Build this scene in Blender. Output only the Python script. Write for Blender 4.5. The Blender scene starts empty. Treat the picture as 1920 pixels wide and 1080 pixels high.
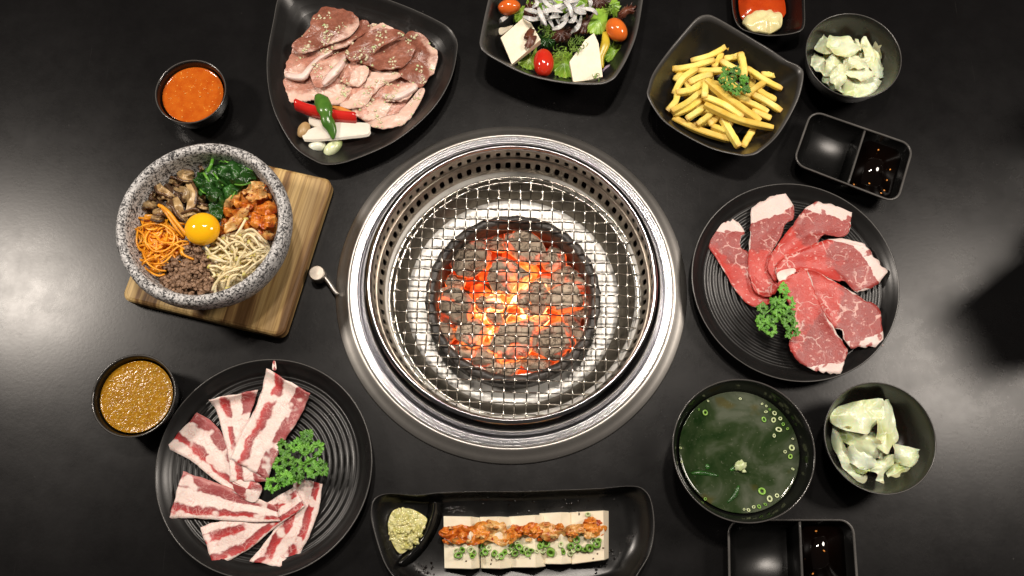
import bpy, bmesh, math, random
import numpy as np
from mathutils import Vector, noise as mnoise
from math import sin, cos, pi, radians, sqrt

# ------------------------------------------------------------------ camera, world, lamps, exposure
sc = bpy.context.scene
FPX, TILT, CAMH = 1650.0, radians(16.0), 0.95
cam_d = bpy.data.cameras.new("camera")
cam = bpy.data.objects.new("camera", cam_d)
sc.collection.objects.link(cam)
cam_d.sensor_width = 36.0
cam_d.lens = 36.0 * FPX / 1920.0
cam_d.clip_start, cam_d.clip_end = 0.01, 100
cam.location = (0, 0, CAMH)
cam.rotation_euler = (TILT, 0, 0)
sc.camera = cam
sc.render.resolution_x, sc.render.resolution_y = 1024, 576

world = bpy.data.worlds.new("World")
sc.world = world
world.use_nodes = True
world.node_tree.nodes["Background"].inputs[0].default_value = (1.0, 0.9, 0.82, 1)
world.node_tree.nodes["Background"].inputs[1].default_value = 0.04

def lamp(name, loc, aim, power, size, col=(1.0, 0.895, 0.79)):
    d = bpy.data.lights.new(name, 'AREA')
    d.shape = 'DISK'; d.size = size; d.energy = power; d.color = col
    o = bpy.data.objects.new(name, d)
    sc.collection.objects.link(o)
    o.location = loc
    o.rotation_euler = (Vector(aim) - Vector(loc)).to_track_quat('-Z', 'Y').to_euler()
    return o
lamp("pendant_lamp", (-1.22, 0.60, 1.15), (-0.1, 0.3, 0), 12, 0.22)
lamp("pendant_lamp", (1.08, 0.44, 1.15), (0.1, 0.3, 0), 11, 0.36)
lamp("ceiling_spot", (-0.16, 0.80, 1.9), (0, 0.35, 0), 10.5, 0.12)
lamp("ceiling_spot", (0.17, 0.78, 1.9), (0, 0.3, 0), 10.5, 0.12)

vs = sc.view_settings
vs.view_transform = 'Standard'; vs.look = 'None'; vs.exposure = 0.3; vs.gamma = 1.0
sc.render.engine = 'CYCLES'
try:
    sc.cycles.use_denoising = True
    sc.cycles.denoiser = 'OPENIMAGEDENOISE'
except Exception:
    pass
sc.cycles.max_bounces = 6
sc.cycles.caustics_reflective = False
sc.cycles.caustics_refractive = False
sc.cycles.sample_clamp_indirect = 4.0

# ------------------------------------------------------------------ pixels to places
def ray(px, py, z):
    x, y = (px - 960) / FPX, -(py - 540) / FPX
    yy, zz = y * cos(TILT) + sin(TILT), y * sin(TILT) - cos(TILT)
    t = (z - CAMH) / zz
    return x * t, yy * t, t
def P(px, py, z=0.0):
    x, y, t = ray(px, py, z)
    return np.array([x, y, z])
def S(px, py, z=0.0):
    return ray(px, py, z)[2] / FPX
U = S(958, 553, 0)
rng = random.Random(7)
def nz(x, y, z=0.0): return mnoise.noise(Vector((x, y, z)))

class Crop:                       # reads coordinates noted on an enlarged piece of the picture
    def __init__(s, ox, oy, k): s.o = (ox, oy, k)
    def __call__(s, *pts): return [(s.o[0] + x / s.o[2], s.o[1] + y / s.o[2]) for x, y in pts]

# ------------------------------------------------------------------ materials
def mat_new(name):
    m = bpy.data.materials.new(name); m.use_nodes = True
    nt = m.node_tree
    return m, nt, nt.nodes["Principled BSDF"]
def nd(nt, typ, props=None, **ins):
    n = nt.nodes.new(typ)
    for k, v in (props or {}).items(): setattr(n, k, v)
    for k, v in ins.items():
        key = k.replace('_', ' ')
        s = n.inputs[int(k[1:])] if k[0] == 'i' and k[1:].isdigit() else n.inputs[key]
        if hasattr(v, 'is_linked') or isinstance(v, bpy.types.NodeSocket): nt.links.new(v, s)
        else: s.default_value = v
    return n
def coord(nt, kind='Object'):
    return nd(nt, 'ShaderNodeTexCoord').outputs[kind]
def rnd(nt): return nd(nt, 'ShaderNodeObjectInfo').outputs['Random']
def shifted(nt, vec, amt=50.0):
    r = rnd(nt)
    c = nd(nt, 'ShaderNodeCombineXYZ', X=mth(nt, 'MULTIPLY', r, amt), Y=mth(nt, 'MULTIPLY', r, amt * 0.37))
    return nd(nt, 'ShaderNodeVectorMath', {'operation': 'ADD'}, i0=vec, i1=c.outputs[0]).outputs[0]
def noi(nt, vec, scale, detail=3.0, rough=0.55, dist=0.0):
    return nd(nt, 'ShaderNodeTexNoise', Vector=vec, Scale=scale, Detail=detail, Roughness=rough, Distortion=dist).outputs[0]
def vor(nt, vec, scale, feature='F1'):
    return nd(nt, 'ShaderNodeTexVoronoi', {'feature': feature}, Vector=vec, Scale=scale).outputs['Distance']
def mth(nt, op, a, b=0.5):
    return nd(nt, 'ShaderNodeMath', {'operation': op}, i0=a, i1=b).outputs[0]
def ramp(nt, fac, stops, interp='LINEAR'):
    n = nd(nt, 'ShaderNodeValToRGB', Fac=fac)
    cr = n.color_ramp; cr.interpolation = interp
    while len(cr.elements) < len(stops): cr.elements.new(0.5)
    for e, (p, c) in zip(cr.elements, stops):
        e.position = p
        e.color = (c, c, c, 1) if isinstance(c, (int, float)) else (*c, 1)
    return n.outputs[0]
def mix(nt, fac, a, b, blend='MIX'):
    n = nt.nodes.new('ShaderNodeMix'); n.data_type = 'RGBA'; n.blend_type = blend
    for s, v in ((n.inputs[0], fac), (n.inputs[6], a), (n.inputs[7], b)):
        if isinstance(v, bpy.types.NodeSocket): nt.links.new(v, s)
        elif isinstance(v, (int, float)): s.default_value = v
        else: s.default_value = (*v, 1)
    return n.outputs[2]
def mapv(nt, vec, scale=(1, 1, 1), rot=(0, 0, 0)):
    return nd(nt, 'ShaderNodeMapping', Vector=vec, Scale=scale, Rotation=rot).outputs[0]
def setp(nt, b, **kw):
    for k, v in kw.items():
        s = b.inputs[{'base': 'Base Color', 'rough': 'Roughness', 'metal': 'Metallic', 'spec': 'Specular IOR Level', 'sss': 'Subsurface Weight', 'trans': 'Transmission Weight', 'coat': 'Coat Weight', 'coatr': 'Coat Roughness', 'emit': 'Emission Color', 'emits': 'Emission Strength', 'aniso': 'Anisotropic', 'ior': 'IOR', 'alpha': 'Alpha', 'normal': 'Normal', 'sssr': 'Subsurface Radius', 'ssss': 'Subsurface Scale'}[k]]
        if isinstance(v, bpy.types.NodeSocket): nt.links.new(v, s)
        elif isinstance(v, tuple): s.default_value = (*v, 1) if len(v) == 3 and s.type == 'RGBA' else v
        else: s.default_value = v
def bump(nt, b, h, strength=0.3, dist=0.001):
    n = nd(nt, 'ShaderNodeBump', Strength=strength, Distance=dist, Height=h)
    nt.links.new(n.outputs[0], b.inputs['Normal'])

def simple(name, c1, c2=None, scale=60, rough=0.5, spec=0.5, metal=0.0, bmp=0.0, bscale=None, sss=0.0, coat=0.0, vary=0.0, detail=3):
    m, nt, b = mat_new(name)
    v = shifted(nt, coord(nt))
    col = ramp(nt, noi(nt, v, scale, detail), [(0.3, c1), (0.7, c2 or c1)])
    if vary:
        h = nd(nt, 'ShaderNodeHueSaturation', Value=mth(nt, 'ADD', 1 - vary / 2, mth(nt, 'MULTIPLY', rnd(nt), vary)), Color=col)
        col = h.outputs[0]
    setp(nt, b, base=col, rough=rough, spec=spec, metal=metal, sss=sss, coat=coat, ssss=0.004)
    if sss: setp(nt, b, sssr=(1.0, 0.5, 0.3))
    if bmp: bump(nt, b, noi(nt, v, bscale or scale * 2, 4), bmp, 0.002)
    return m

M = {}
# table
m, nt, b = mat_new('black_laminate'); v = coord(nt)
n1 = noi(nt, v, 5, 5, 0.6); n2 = noi(nt, v, 38, 5, 0.7); n3 = noi(nt, v, 420, 2)
scr = ramp(nt, noi(nt, mapv(nt, v, (60, 1.2, 1), (0, 0, 1.2)), 7, 2, 0.5, 0.4), [(0.72, 0.0), (0.76, 1.0)])
spk = ramp(nt, noi(nt, v, 130, 1), [(0.80, 0.0), (0.82, 1.0)])
dust = mth(nt, 'ADD', mth(nt, 'MULTIPLY', scr, 0.25), spk)
col = mix(nt, n1, (0.0022, 0.0020, 0.0022), (0.0046, 0.0043, 0.0046))
col = mix(nt, mth(nt, 'MULTIPLY', dust, 0.5), col, (0.05, 0.047, 0.045))
setp(nt, b, base=col, rough=ramp(nt, mth(nt, 'ADD', mth(nt, 'MULTIPLY', n1, 0.6), mth(nt, 'MULTIPLY', n2, 0.4)), [(0.3, 0.225), (0.7, 0.325)]), spec=0.32)
bump(nt, b, noi(nt, v, 260, 3), 0.06, 0.0005)
M['table'] = m
def black(name, base, rough, scale=90, coat=0.0):
    m, nt, b = mat_new(name); v = shifted(nt, coord(nt))
    setp(nt, b, base=mix(nt, noi(nt, v, scale, 4), tuple(c * 0.7 for c in base), tuple(c * 1.3 for c in base)), rough=ramp(nt, noi(nt, v, 25, 4), [(0.3, rough * 0.85), (0.7, rough * 1.15)]), coat=coat, coatr=0.1)
    rim_glint = nd(nt, 'ShaderNodeAttribute', {'attribute_name': 'rim'}).outputs['Fac']   # rim highlight painted into the colour as a paler band
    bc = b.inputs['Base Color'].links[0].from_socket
    nt.links.new(mix(nt, mth(nt, 'MULTIPLY', rim_glint, mth(nt, 'ADD', 0.3, noi(nt, v, 30, 3))), bc, (0.10, 0.095, 0.09)), b.inputs['Base Color'])
    bump(nt, b, noi(nt, v, 900, 2), 0.06, 0.0004)
    return m
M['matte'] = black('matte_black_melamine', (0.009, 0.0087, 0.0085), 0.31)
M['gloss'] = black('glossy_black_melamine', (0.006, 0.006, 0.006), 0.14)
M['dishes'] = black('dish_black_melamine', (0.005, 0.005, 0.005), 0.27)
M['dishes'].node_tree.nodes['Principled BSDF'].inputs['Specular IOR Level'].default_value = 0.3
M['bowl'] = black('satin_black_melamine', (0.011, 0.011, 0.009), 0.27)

# metals
def steel(name, base, r1, r2, aniso=0.0, radial=True, dirty=0.0):
    m, nt, b = mat_new(name); v = coord(nt)
    sep = nd(nt, 'ShaderNodeSeparateXYZ', Vector=v)
    rr = nd(nt, 'ShaderNodeVectorMath', {'operation': 'LENGTH'}, i0=nd(nt, 'ShaderNodeCombineXYZ', X=sep.outputs[0], Y=sep.outputs[1]).outputs[0]).outputs['Value']
    ring = noi(nt, nd(nt, 'ShaderNodeCombineXYZ', X=rr, Y=mth(nt, 'MULTIPLY', sep.outputs[2], 1.0)).outputs[0], 1500, 2)
    gr = noi(nt, v, 45, 5, 0.65)
    fac = mth(nt, 'ADD', mth(nt, 'MULTIPLY', ring, 0.5), mth(nt, 'MULTIPLY', gr, 0.5))
    c = mix(nt, ramp(nt, gr, [(0.45, 0.0), (0.75, 1.0)]), base, tuple(x * (1 - dirty) for x in base))
    setp(nt, b, base=c, metal=1.0, rough=ramp(nt, fac, [(0.3, r1), (0.7, r2)]), aniso=aniso)
    return m
M['flange'] = steel('satin_steel', (0.58, 0.555, 0.52), 0.36, 0.46, dirty=0.25)
M['polish'] = steel('polished_steel', (0.60, 0.60, 0.62), 0.10, 0.20, dirty=0.15)
M['collar'] = steel('stained_steel', (0.46, 0.41, 0.35), 0.30, 0.5, dirty=0.55)
M['funnel'] = steel('browned_steel', (0.30, 0.27, 0.22), 0.42, 0.6, dirty=0.4)
M['shelf'] = steel('dull_steel_tray', (0.94, 0.92, 0.87), 0.40, 0.5, dirty=0.18)
M['shelf'].node_tree.nodes['Principled BSDF'].inputs['Metallic'].default_value = 0.3
M['wire'] = steel('bright_wire', (0.58, 0.55, 0.50), 0.12, 0.22, dirty=0.5)
m = M['wire']; nt = m.node_tree; b = nt.nodes["Principled BSDF"]     # soot burnt on over the fire
wr = nd(nt, 'ShaderNodeVectorMath', {'operation': 'LENGTH'}, i0=coord(nt)).outputs['Value']
ws = mth(nt, 'MULTIPLY', ramp(nt, wr, [(0.06, 1.0), (0.125, 0.0)]), ramp(nt, noi(nt, coord(nt), 60, 3), [(0.4, 0.15), (0.6, 0.8)]))
nt.links.new(mix(nt, ws, b.inputs['Base Color'].links[0].from_socket, (0.13, 0.10, 0.085)), b.inputs['Base Color'])
M['iron'] = simple('sooty_cast_iron', (0.018, 0.016, 0.015), (0.075, 0.065, 0.058), 70, 0.45, bmp=0.5, bscale=160)
M['soot'] = simple('soot', (0.004, 0.004, 0.004), (0.01, 0.009, 0.008), 50, 0.9)

# charcoal: ash on what faces up, glow in the cracks and on the flanks
m, nt, b = mat_new('ashy_charcoal'); v = shifted(nt, coord(nt))
nrm = nd(nt, 'ShaderNodeSeparateXYZ', Vector=nd(nt, 'ShaderNodeNewGeometry').outputs['Normal']).outputs[2]
na = noi(nt, v, 60, 5, 0.65); nb = noi(nt, v, 220, 4, 0.7)
ash = ramp(nt, na, [(0.25, (0.28, 0.215, 0.155)), (0.5, (0.48, 0.385, 0.29)), (0.8, (0.62, 0.52, 0.41))])
ash = mix(nt, ramp(nt, nb, [(0.26, 0.45), (0.36, 0.0)]), ash, (0.05, 0.04, 0.035))
ash = nd(nt, 'ShaderNodeHueSaturation', Value=mth(nt, 'ADD', 0.7, mth(nt, 'MULTIPLY', rnd(nt), 0.5)), Color=ash).outputs[0]
crack = ramp(nt, vor(nt, mix(nt, 0.06, v, nd(nt, 'ShaderNodeTexNoise', Vector=v, Scale=70.0).outputs[1]), 46, 'DISTANCE_TO_EDGE'), [(0.0, 1.0), (0.05, 0.0)])
ash = mix(nt, mth(nt, 'MULTIPLY', crack, 0.7), ash, (0.03, 0.022, 0.018))
hotp = ramp(nt, noi(nt, v, 34, 3, 0.55, 0.5), [(0.55, 0.0), (0.66, 0.85)])
flank = ramp(nt, mth(nt, 'ADD', nrm, mth(nt, 'MULTIPLY', mth(nt, 'SUBTRACT', na, 0.5), 1.6)), [(0.22, 1.0), (0.66, 0.0)])
heat = nd(nt, 'ShaderNodeAttribute', {'attribute_name': 'glow'}).outputs['Fac']
g = mth(nt, 'MULTIPLY', mth(nt, 'MAXIMUM', flank, hotp), heat)
gcol = ramp(nt, mth(nt, 'MULTIPLY', g, mth(nt, 'ADD', nb, 0.45)), [(0.05, (0.45, 0.015, 0.0)), (0.4, (1.0, 0.07, 0.009)), (0.8, (1.0, 0.24, 0.045)), (1.0, (1.0, 0.62, 0.25))])
setp(nt, b, base=ash, rough=0.95, spec=0.15, emit=gcol, emits=mth(nt, 'MULTIPLY', mth(nt, 'POWER', g, 1.4), 2.2))
bump(nt, b, mth(nt, 'SUBTRACT', nb, mth(nt, 'MULTIPLY', crack, 0.8)), 0.7, 0.002)
M['coal'] = m
m, nt, b = mat_new('glowing_ember'); v = shifted(nt, coord(nt))
na = noi(nt, v, 55, 4, 0.6, 0.6)
heat = nd(nt, 'ShaderNodeAttribute', {'attribute_name': 'glow'}).outputs['Fac']
h = mth(nt, 'MULTIPLY', mth(nt, 'ADD', ramp(nt, na, [(0.3, 0.1), (0.7, 1.0)]), 0.05), heat)
setp(nt, b, base=(0.05, 0.02, 0.015), rough=0.95, spec=0.1,
     emit=ramp(nt, h, [(0.0, (0.5, 0.012, 0.0)), (0.35, (1.0, 0.055, 0.006)), (0.7, (1.0, 0.19, 0.03)), (1.0, (1.0, 0.68, 0.34))]),
     emits=ramp(nt, h, [(0.02, 0.0), (0.3, 0.30), (0.7, 0.62), (1.0, 1.0)]))
n = nt.nodes.new('ShaderNodeMath'); n.operation = 'MULTIPLY'
nt.links.new(b.inputs['Emission Strength'].links[0].from_socket, n.inputs[0]); n.inputs[1].default_value = 4.2
nt.links.new(n.outputs[0], b.inputs['Emission Strength'])
bump(nt, b, na, 0.6, 0.002)
M['ember'] = m

# granite, wood
m, nt, b = mat_new('speckled_granite'); v = coord(nt)
n1 = noi(nt, v, 430, 3, 0.6); n2 = noi(nt, v, 560, 2, 0.5); n3 = noi(nt, v, 120, 3)
wv = mix(nt, 0.004, v, nd(nt, 'ShaderNodeTexNoise', Vector=v, Scale=500.0).outputs[1])
cell = nd(nt, 'ShaderNodeSeparateColor', Color=nd(nt, 'ShaderNodeTexVoronoi', Vector=wv, Scale=640.0).outputs['Color']).outputs[0]
c = ramp(nt, mth(nt, 'ADD', mth(nt, 'MULTIPLY', cell, 0.8), mth(nt, 'MULTIPLY', n3, 0.35)), [(0.0, (0.025, 0.025, 0.027)), (0.38, (0.04, 0.039, 0.041)), (0.42, (0.16, 0.155, 0.155)), (0.52, (0.28, 0.275, 0.275)), (0.60, (0.42, 0.415, 0.41)), (0.9, (0.60, 0.59, 0.585))])
setp(nt, b, base=c, rough=0.5, spec=0.4)
bump(nt, b, n2, 0.25, 0.0008)
M['stone'] = m
m, nt, b = mat_new('stained_pine'); v = coord(nt)
vs2 = mapv(nt, v, (1, 0.05, 1))
w1 = noi(nt, vs2, 60, 4, 0.6, 0.35); w2 = noi(nt, mapv(nt, v, (1, 0.02, 1)), 420, 3, 0.6); w3 = noi(nt, mapv(nt, v, (1, 0.12, 1)), 22, 2)
c = ramp(nt, w1, [(0.36, (0.12, 0.06, 0.02)), (0.43, (0.30, 0.17, 0.065)), (0.50, (0.58, 0.39, 0.15)), (0.66, (0.74, 0.53, 0.24))])
c = mix(nt, ramp(nt, w2, [(0.35, 0.55), (0.6, 0.0)]), c, (0.16, 0.085, 0.035))
c = mix(nt, ramp(nt, w3, [(0.5, 0.0), (0.75, 0.55)]), c, (0.19, 0.105, 0.045))
kn = nd(nt, 'ShaderNodeVectorMath', {'operation': 'DISTANCE'}, i0=v, i1=(0.068, 0.098, 0.02)).outputs['Value']
c = mix(nt, ramp(nt, mth(nt, 'ADD', kn, mth(nt, 'MULTIPLY', w1, 0.002)), [(0.0015, 1.0), (0.003, 0.35), (0.006, 0.5), (0.012, 0.0)]), c, (0.11, 0.055, 0.02))
setp(nt, b, base=c, rough=0.55, spec=0.3)
bump(nt, b, mth(nt, 'ADD', w1, w2), 0.3, 0.001)
M['wood'] = m

# raw meats
def uvx(nt):
    s = nd(nt, 'ShaderNodeSeparateXYZ', Vector=nd(nt, 'ShaderNodeUVMap', {'uv_map': 'uv'}).outputs[0])
    return s.outputs[0], s.outputs[1]
FAT, RED, DRED = (0.82, 0.69, 0.64), (0.50, 0.042, 0.042), (0.27, 0.038, 0.040)
def bacon(name, bands):
    m, nt, b = mat_new(name); v = shifted(nt, coord(nt)); u, w = uvx(nt)
    wob = noi(nt, v, 42, 3, 0.6); wob2 = noi(nt, v, 170, 3)
    uu = mth(nt, 'ADD', u, mth(nt, 'ADD', mth(nt, 'MULTIPLY', mth(nt, 'SUBTRACT', wob, 0.5), 0.34), mth(nt, 'MULTIPLY', mth(nt, 'SUBTRACT', wob2, 0.5), 0.10)))
    uu = mth(nt, 'ADD', uu, mth(nt, 'MULTIPLY', mth(nt, 'SUBTRACT', rnd(nt), 0.5), 0.15))
    c = ramp(nt, uu, bands)
    # islands: the muscle breaks up into fat along the slice
    isl = ramp(nt, noi(nt, v, 50, 2, 0.5), [(0.57, 0.0), (0.63, 0.95)])
    c = mix(nt, isl, c, FAT)
    vein = ramp(nt, vor(nt, mix(nt, 0.04, v, nd(nt, 'ShaderNodeTexNoise', Vector=v, Scale=90.0).outputs[1]), 75, 'DISTANCE_TO_EDGE'), [(0.0, 0.75), (0.07, 0.0)])
    c = mix(nt, mth(nt, 'MULTIPLY', vein, ramp(nt, wob, [(0.4, 0.0), (0.6, 1.0)])), c, (0.66, 0.36, 0.33))
    c = mix(nt, ramp(nt, noi(nt, v, 260, 3), [(0.4, 0.28), (0.62, 0.0)]), c, (0.86, 0.66, 0.62), 'MULTIPLY')
    setp(nt, b, base=c, rough=ramp(nt, wob2, [(0.3, 0.27), (0.7, 0.5)]), sss=0.12, ssss=0.003, spec=0.5)
    bump(nt, b, mth(nt, 'ADD', wob2, noi(nt, v, 600, 2)), 0.35, 0.001)
    return m
M['bacon'] = bacon('pork_belly_streaks', [(0.0, FAT), (0.17, FAT), (0.215, RED), (0.38, DRED), (0.425, FAT), (0.69, FAT), (0.73, DRED), (0.95, (0.36, 0.08, 0.08)), (1.0, (0.5, 0.2, 0.19))])
M['bacon2'] = bacon('pork_belly_streaks_wide', [(0.0, FAT), (0.05, FAT), (0.09, RED), (0.28, DRED), (0.32, FAT), (0.55, FAT), (0.60, RED), (0.80, DRED), (0.85, FAT), (1.0, FAT)])
m, nt, b = mat_new('marbled_beef'); v = shifted(nt, coord(nt)); u, w = uvx(nt)
n1 = noi(nt, v, 40, 4, 0.6); n2 = noi(nt, v, 190, 4, 0.6)
c = ramp(nt, n1, [(0.3, (0.40, 0.032, 0.026)), (0.6, (0.54, 0.058, 0.043)), (0.8, (0.60, 0.11, 0.085))])
dk = ramp(nt, mth(nt, 'ADD', w, mth(nt, 'ADD', mth(nt, 'MULTIPLY', mth(nt, 'SUBTRACT', n1, 0.5), 0.9), mth(nt, 'MULTIPLY', u, 0.28))), [(0.62, 0.0), (0.72, 0.9), (0.98, 0.8)])
c = mix(nt, dk, c, mix(nt, n2, (0.16, 0.026, 0.026), (0.38, 0.07, 0.06)))
wv = mix(nt, 0.028, v, nd(nt, 'ShaderNodeTexNoise', Vector=v, Scale=55.0, Detail=3.0).outputs[1])
vein = ramp(nt, vor(nt, wv, 48, 'DISTANCE_TO_EDGE'), [(0.0, 0.9), (0.02, 0.6), (0.05, 0.0)])
vein = mth(nt, 'MULTIPLY', vein, ramp(nt, noi(nt, v, 33, 2), [(0.50, 0.0), (0.60, 1.0)]))
c = mix(nt, vein, c, (0.72, 0.46, 0.41))
fle = ramp(nt, noi(nt, mapv(nt, v, (1, 1.0, 1)), 240, 2), [(0.63, 0.0), (0.68, 0.7)])
c = mix(nt, fle, c, (0.66, 0.36, 0.32))
fatm = nd(nt, 'ShaderNodeAttribute', {'attribute_name': 'fat'}).outputs['Fac']
fm = ramp(nt, mth(nt, 'ADD', fatm, mth(nt, 'MULTIPLY', mth(nt, 'SUBTRACT', n1, 0.5), 0.95)), [(0.50, 0.0), (0.54, 1.0)])
isl = ramp(nt, noi(nt, v, 62, 2, 0.5, 0.3), [(0.61, 0.0), (0.64, 1.0)])
fm = mth(nt, 'MULTIPLY', fm, mth(nt, 'SUBTRACT', 1.0, mth(nt, 'MULTIPLY', isl, 0.92)))
c = mix(nt, fm, c, mix(nt, n2, (0.74, 0.61, 0.57), (0.68, 0.53, 0.49)))
setp(nt, b, base=c, rough=ramp(nt, n2, [(0.3, 0.3), (0.7, 0.5)]), sss=0.10, ssss=0.003)
bump(nt, b, mth(nt, 'ADD', n2, noi(nt, v, 700, 2)), 0.35, 0.001)
M['beef'] = m
def porkmat(name, c1, c2, c3):
    m, nt, b = mat_new(name); v = shifted(nt, coord(nt))
    n1 = noi(nt, v, 45, 4, 0.6); n2 = noi(nt, v, 240, 4, 0.65)
    c = ramp(nt, n1, [(0.3, c1), (0.5, c2), (0.72, c3)])
    c = mix(nt, ramp(nt, n2, [(0.4, 0.5), (0.6, 0.0)]), c, tuple(x * 0.55 for x in c2))
    fatm = nd(nt, 'ShaderNodeAttribute', {'attribute_name': 'fat'}).outputs['Fac']
    fm = ramp(nt, mth(nt, 'ADD', fatm, mth(nt, 'MULTIPLY', mth(nt, 'SUBTRACT', n1, 0.5), 0.5)), [(0.44, 0.0), (0.54, 1.0)])
    c = mix(nt, fm, c, mix(nt, n1, (0.60, 0.36, 0.285), (0.80, 0.61, 0.51)))
    setp(nt, b, base=c, rough=ramp(nt, n2, [(0.3, 0.14), (0.7, 0.36)]), sss=0.12, ssss=0.003)
    bump(nt, b, mth(nt, 'ADD', mth(nt, 'MULTIPLY', n1, 1.5), n2), 0.4, 0.0015)
    return m
M['porkdark'] = porkmat('marinated_dark_pork', (0.18, 0.058, 0.036), (0.29, 0.105, 0.068), (0.42, 0.18, 0.125))
M['porkpale'] = porkmat('marinated_pale_pork', (0.40, 0.155, 0.11), (0.54, 0.255, 0.185), (0.65, 0.38, 0.29))

M['porkfat'] = simple('pork_fat', (0.70, 0.50, 0.45), (0.84, 0.70, 0.64), 70, 0.35, sss=0.15, bmp=0.4, bscale=160)
# vegetables and the rest
M['fry'] = simple('fried_potato', (0.80, 0.58, 0.09), (0.88, 0.74, 0.21), 70, 0.42, bmp=0.2, bscale=400, vary=0.25, sss=0.08)
m = M['fry']; nt = m.node_tree; b = nt.nodes["Principled BSDF"]
tip = nd(nt, 'ShaderNodeAttribute', {'attribute_name': 'tip'}).outputs['Fac']
nt.links.new(mix(nt, mth(nt, 'MULTIPLY', tip, 0.75), b.inputs['Base Color'].links[0].from_socket, (0.50, 0.24, 0.035)), b.inputs['Base Color'])
M['fryend'] = simple('browned_potato', (0.70, 0.44, 0.06), (0.84, 0.62, 0.14), 90, 0.45, vary=0.3)
M['parsley'] = simple('parsley_green', (0.06, 0.22, 0.015), (0.15, 0.38, 0.035), 120, 0.42, vary=0.6)
M['parsley_dark'] = simple('dark_parsley_green', (0.04, 0.15, 0.010), (0.09, 0.26, 0.02), 120, 0.45, vary=0.5)
M['lettuce'] = simple('lettuce_green', (0.14, 0.33, 0.02), (0.42, 0.62, 0.09), 55, 0.32, bmp=0.4, bscale=120, vary=0.4)
M['redleaf'] = simple('red_lettuce', (0.035, 0.010, 0.008), (0.11, 0.032, 0.014), 60, 0.35, bmp=0.4, bscale=120, vary=0.5)
M['dill'] = simple('dill_green', (0.09, 0.18, 0.02), (0.20, 0.32, 0.05), 90, 0.5, vary=0.4)
M['tomato_red'] = simple('red_tomato', (0.55, 0.02, 0.01), (0.68, 0.05, 0.015), 30, 0.13, coat=0.3, sss=0.1)
M['tomato_orange'] = simple('orange_tomato', (0.62, 0.10, 0.015), (0.70, 0.16, 0.02), 30, 0.13, coat=0.3, sss=0.1)
M['tofu'] = simple('tofu', (0.80, 0.71, 0.53), (0.86, 0.78, 0.61), 80, 0.45, bmp=0.1, bscale=500, sss=0.1)
M['tofu_dark'] = simple('cream_tofu', (0.74, 0.64, 0.47), (0.80, 0.71, 0.55), 60, 0.4, bmp=0.1, bscale=500, sss=0.1)
M['onion'] = simple('white_onion', (0.74, 0.72, 0.70), (0.82, 0.80, 0.78), 60, 0.2, sss=0.15, vary=0.2)
M['onion'].node_tree.nodes['Principled BSDF'].inputs['Transmission Weight'].default_value = 0.25
M['purple'] = simple('red_cabbage', (0.42, 0.24, 0.42), (0.66, 0.55, 0.62), 90, 0.35)
M['pickle'] = simple('yellow_pickle', (0.45, 0.33, 0.02), (0.62, 0.46, 0.04), 60, 0.3, sss=0.1)
M['scallion'] = simple('scallion_green', (0.08, 0.25, 0.015), (0.26, 0.46, 0.07), 200, 0.35, vary=0.5)
M['scallion_pale'] = simple('pale_scallion', (0.42, 0.52, 0.22), (0.62, 0.68, 0.42), 200, 0.35, vary=0.3)
M['carrot'] = simple('cooked_carrot', (0.82, 0.29, 0.012), (0.90, 0.42, 0.03), 60, 0.32, sss=0.1, vary=0.25)
M['sprout'] = simple('bean_sprout_white', (0.70, 0.57, 0.30), (0.83, 0.74, 0.50), 60, 0.3, sss=0.12, vary=0.2)
M['bean'] = simple('bean_yellow', (0.52, 0.44, 0.07), (0.66, 0.60, 0.20), 100, 0.35, vary=0.3)
M['spinach'] = simple('cooked_spinach', (0.008, 0.042, 0.006), (0.032, 0.12, 0.018), 90, 0.25, bmp=0.6, bscale=180, vary=0.6)
M['spinstem'] = simple('spinach_stem', (0.07, 0.24, 0.02), (0.16, 0.38, 0.05), 60, 0.25, vary=0.4)
M['mush'] = simple('shiitake_flesh', (0.25, 0.15, 0.06), (0.50, 0.35, 0.17), 75, 0.32, bmp=0.4, bscale=200, vary=0.5, sss=0.05)
M['mushcap'] = simple('shiitake_cap', (0.045, 0.022, 0.012), (0.14, 0.07, 0.03), 80, 0.3, bmp=0.4, bscale=200, vary=0.4)
M['mince'] = simple('cooked_minced_beef', (0.13, 0.068, 0.036), (0.38, 0.235, 0.145), 220, 0.5, bmp=0.8, bscale=350)
M['yolk'] = simple('egg_yolk', (0.88, 0.44, 0.005), (0.90, 0.48, 0.01), 20, 0.08, sss=0.15)
M['cream_mush'] = simple('oyster_mushroom', (0.68, 0.62, 0.52), (0.78, 0.73, 0.65), 50, 0.45, sss=0.1)
M['tan_cap'] = simple('oyster_mushroom_cap', (0.36, 0.22, 0.09), (0.52, 0.36, 0.18), 50, 0.4)
M['clove'] = simple('garlic_clove', (0.62, 0.64, 0.48), (0.74, 0.76, 0.66), 40, 0.22, sss=0.15)
M['clove_green'] = simple('greenish_garlic', (0.52, 0.62, 0.26), (0.72, 0.75, 0.55), 45, 0.22, sss=0.15)
M['redpep'] = simple('red_pepper', (0.50, 0.012, 0.01), (0.62, 0.03, 0.02), 40, 0.15, coat=0.3)
M['chili'] = simple('green_chili', (0.03, 0.10, 0.012), (0.08, 0.19, 0.025), 60, 0.22, bmp=0.2, bscale=80)
M['orangepep'] = simple('pepper_flesh', (0.62, 0.20, 0.03), (0.72, 0.30, 0.06), 60, 0.3)
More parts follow.
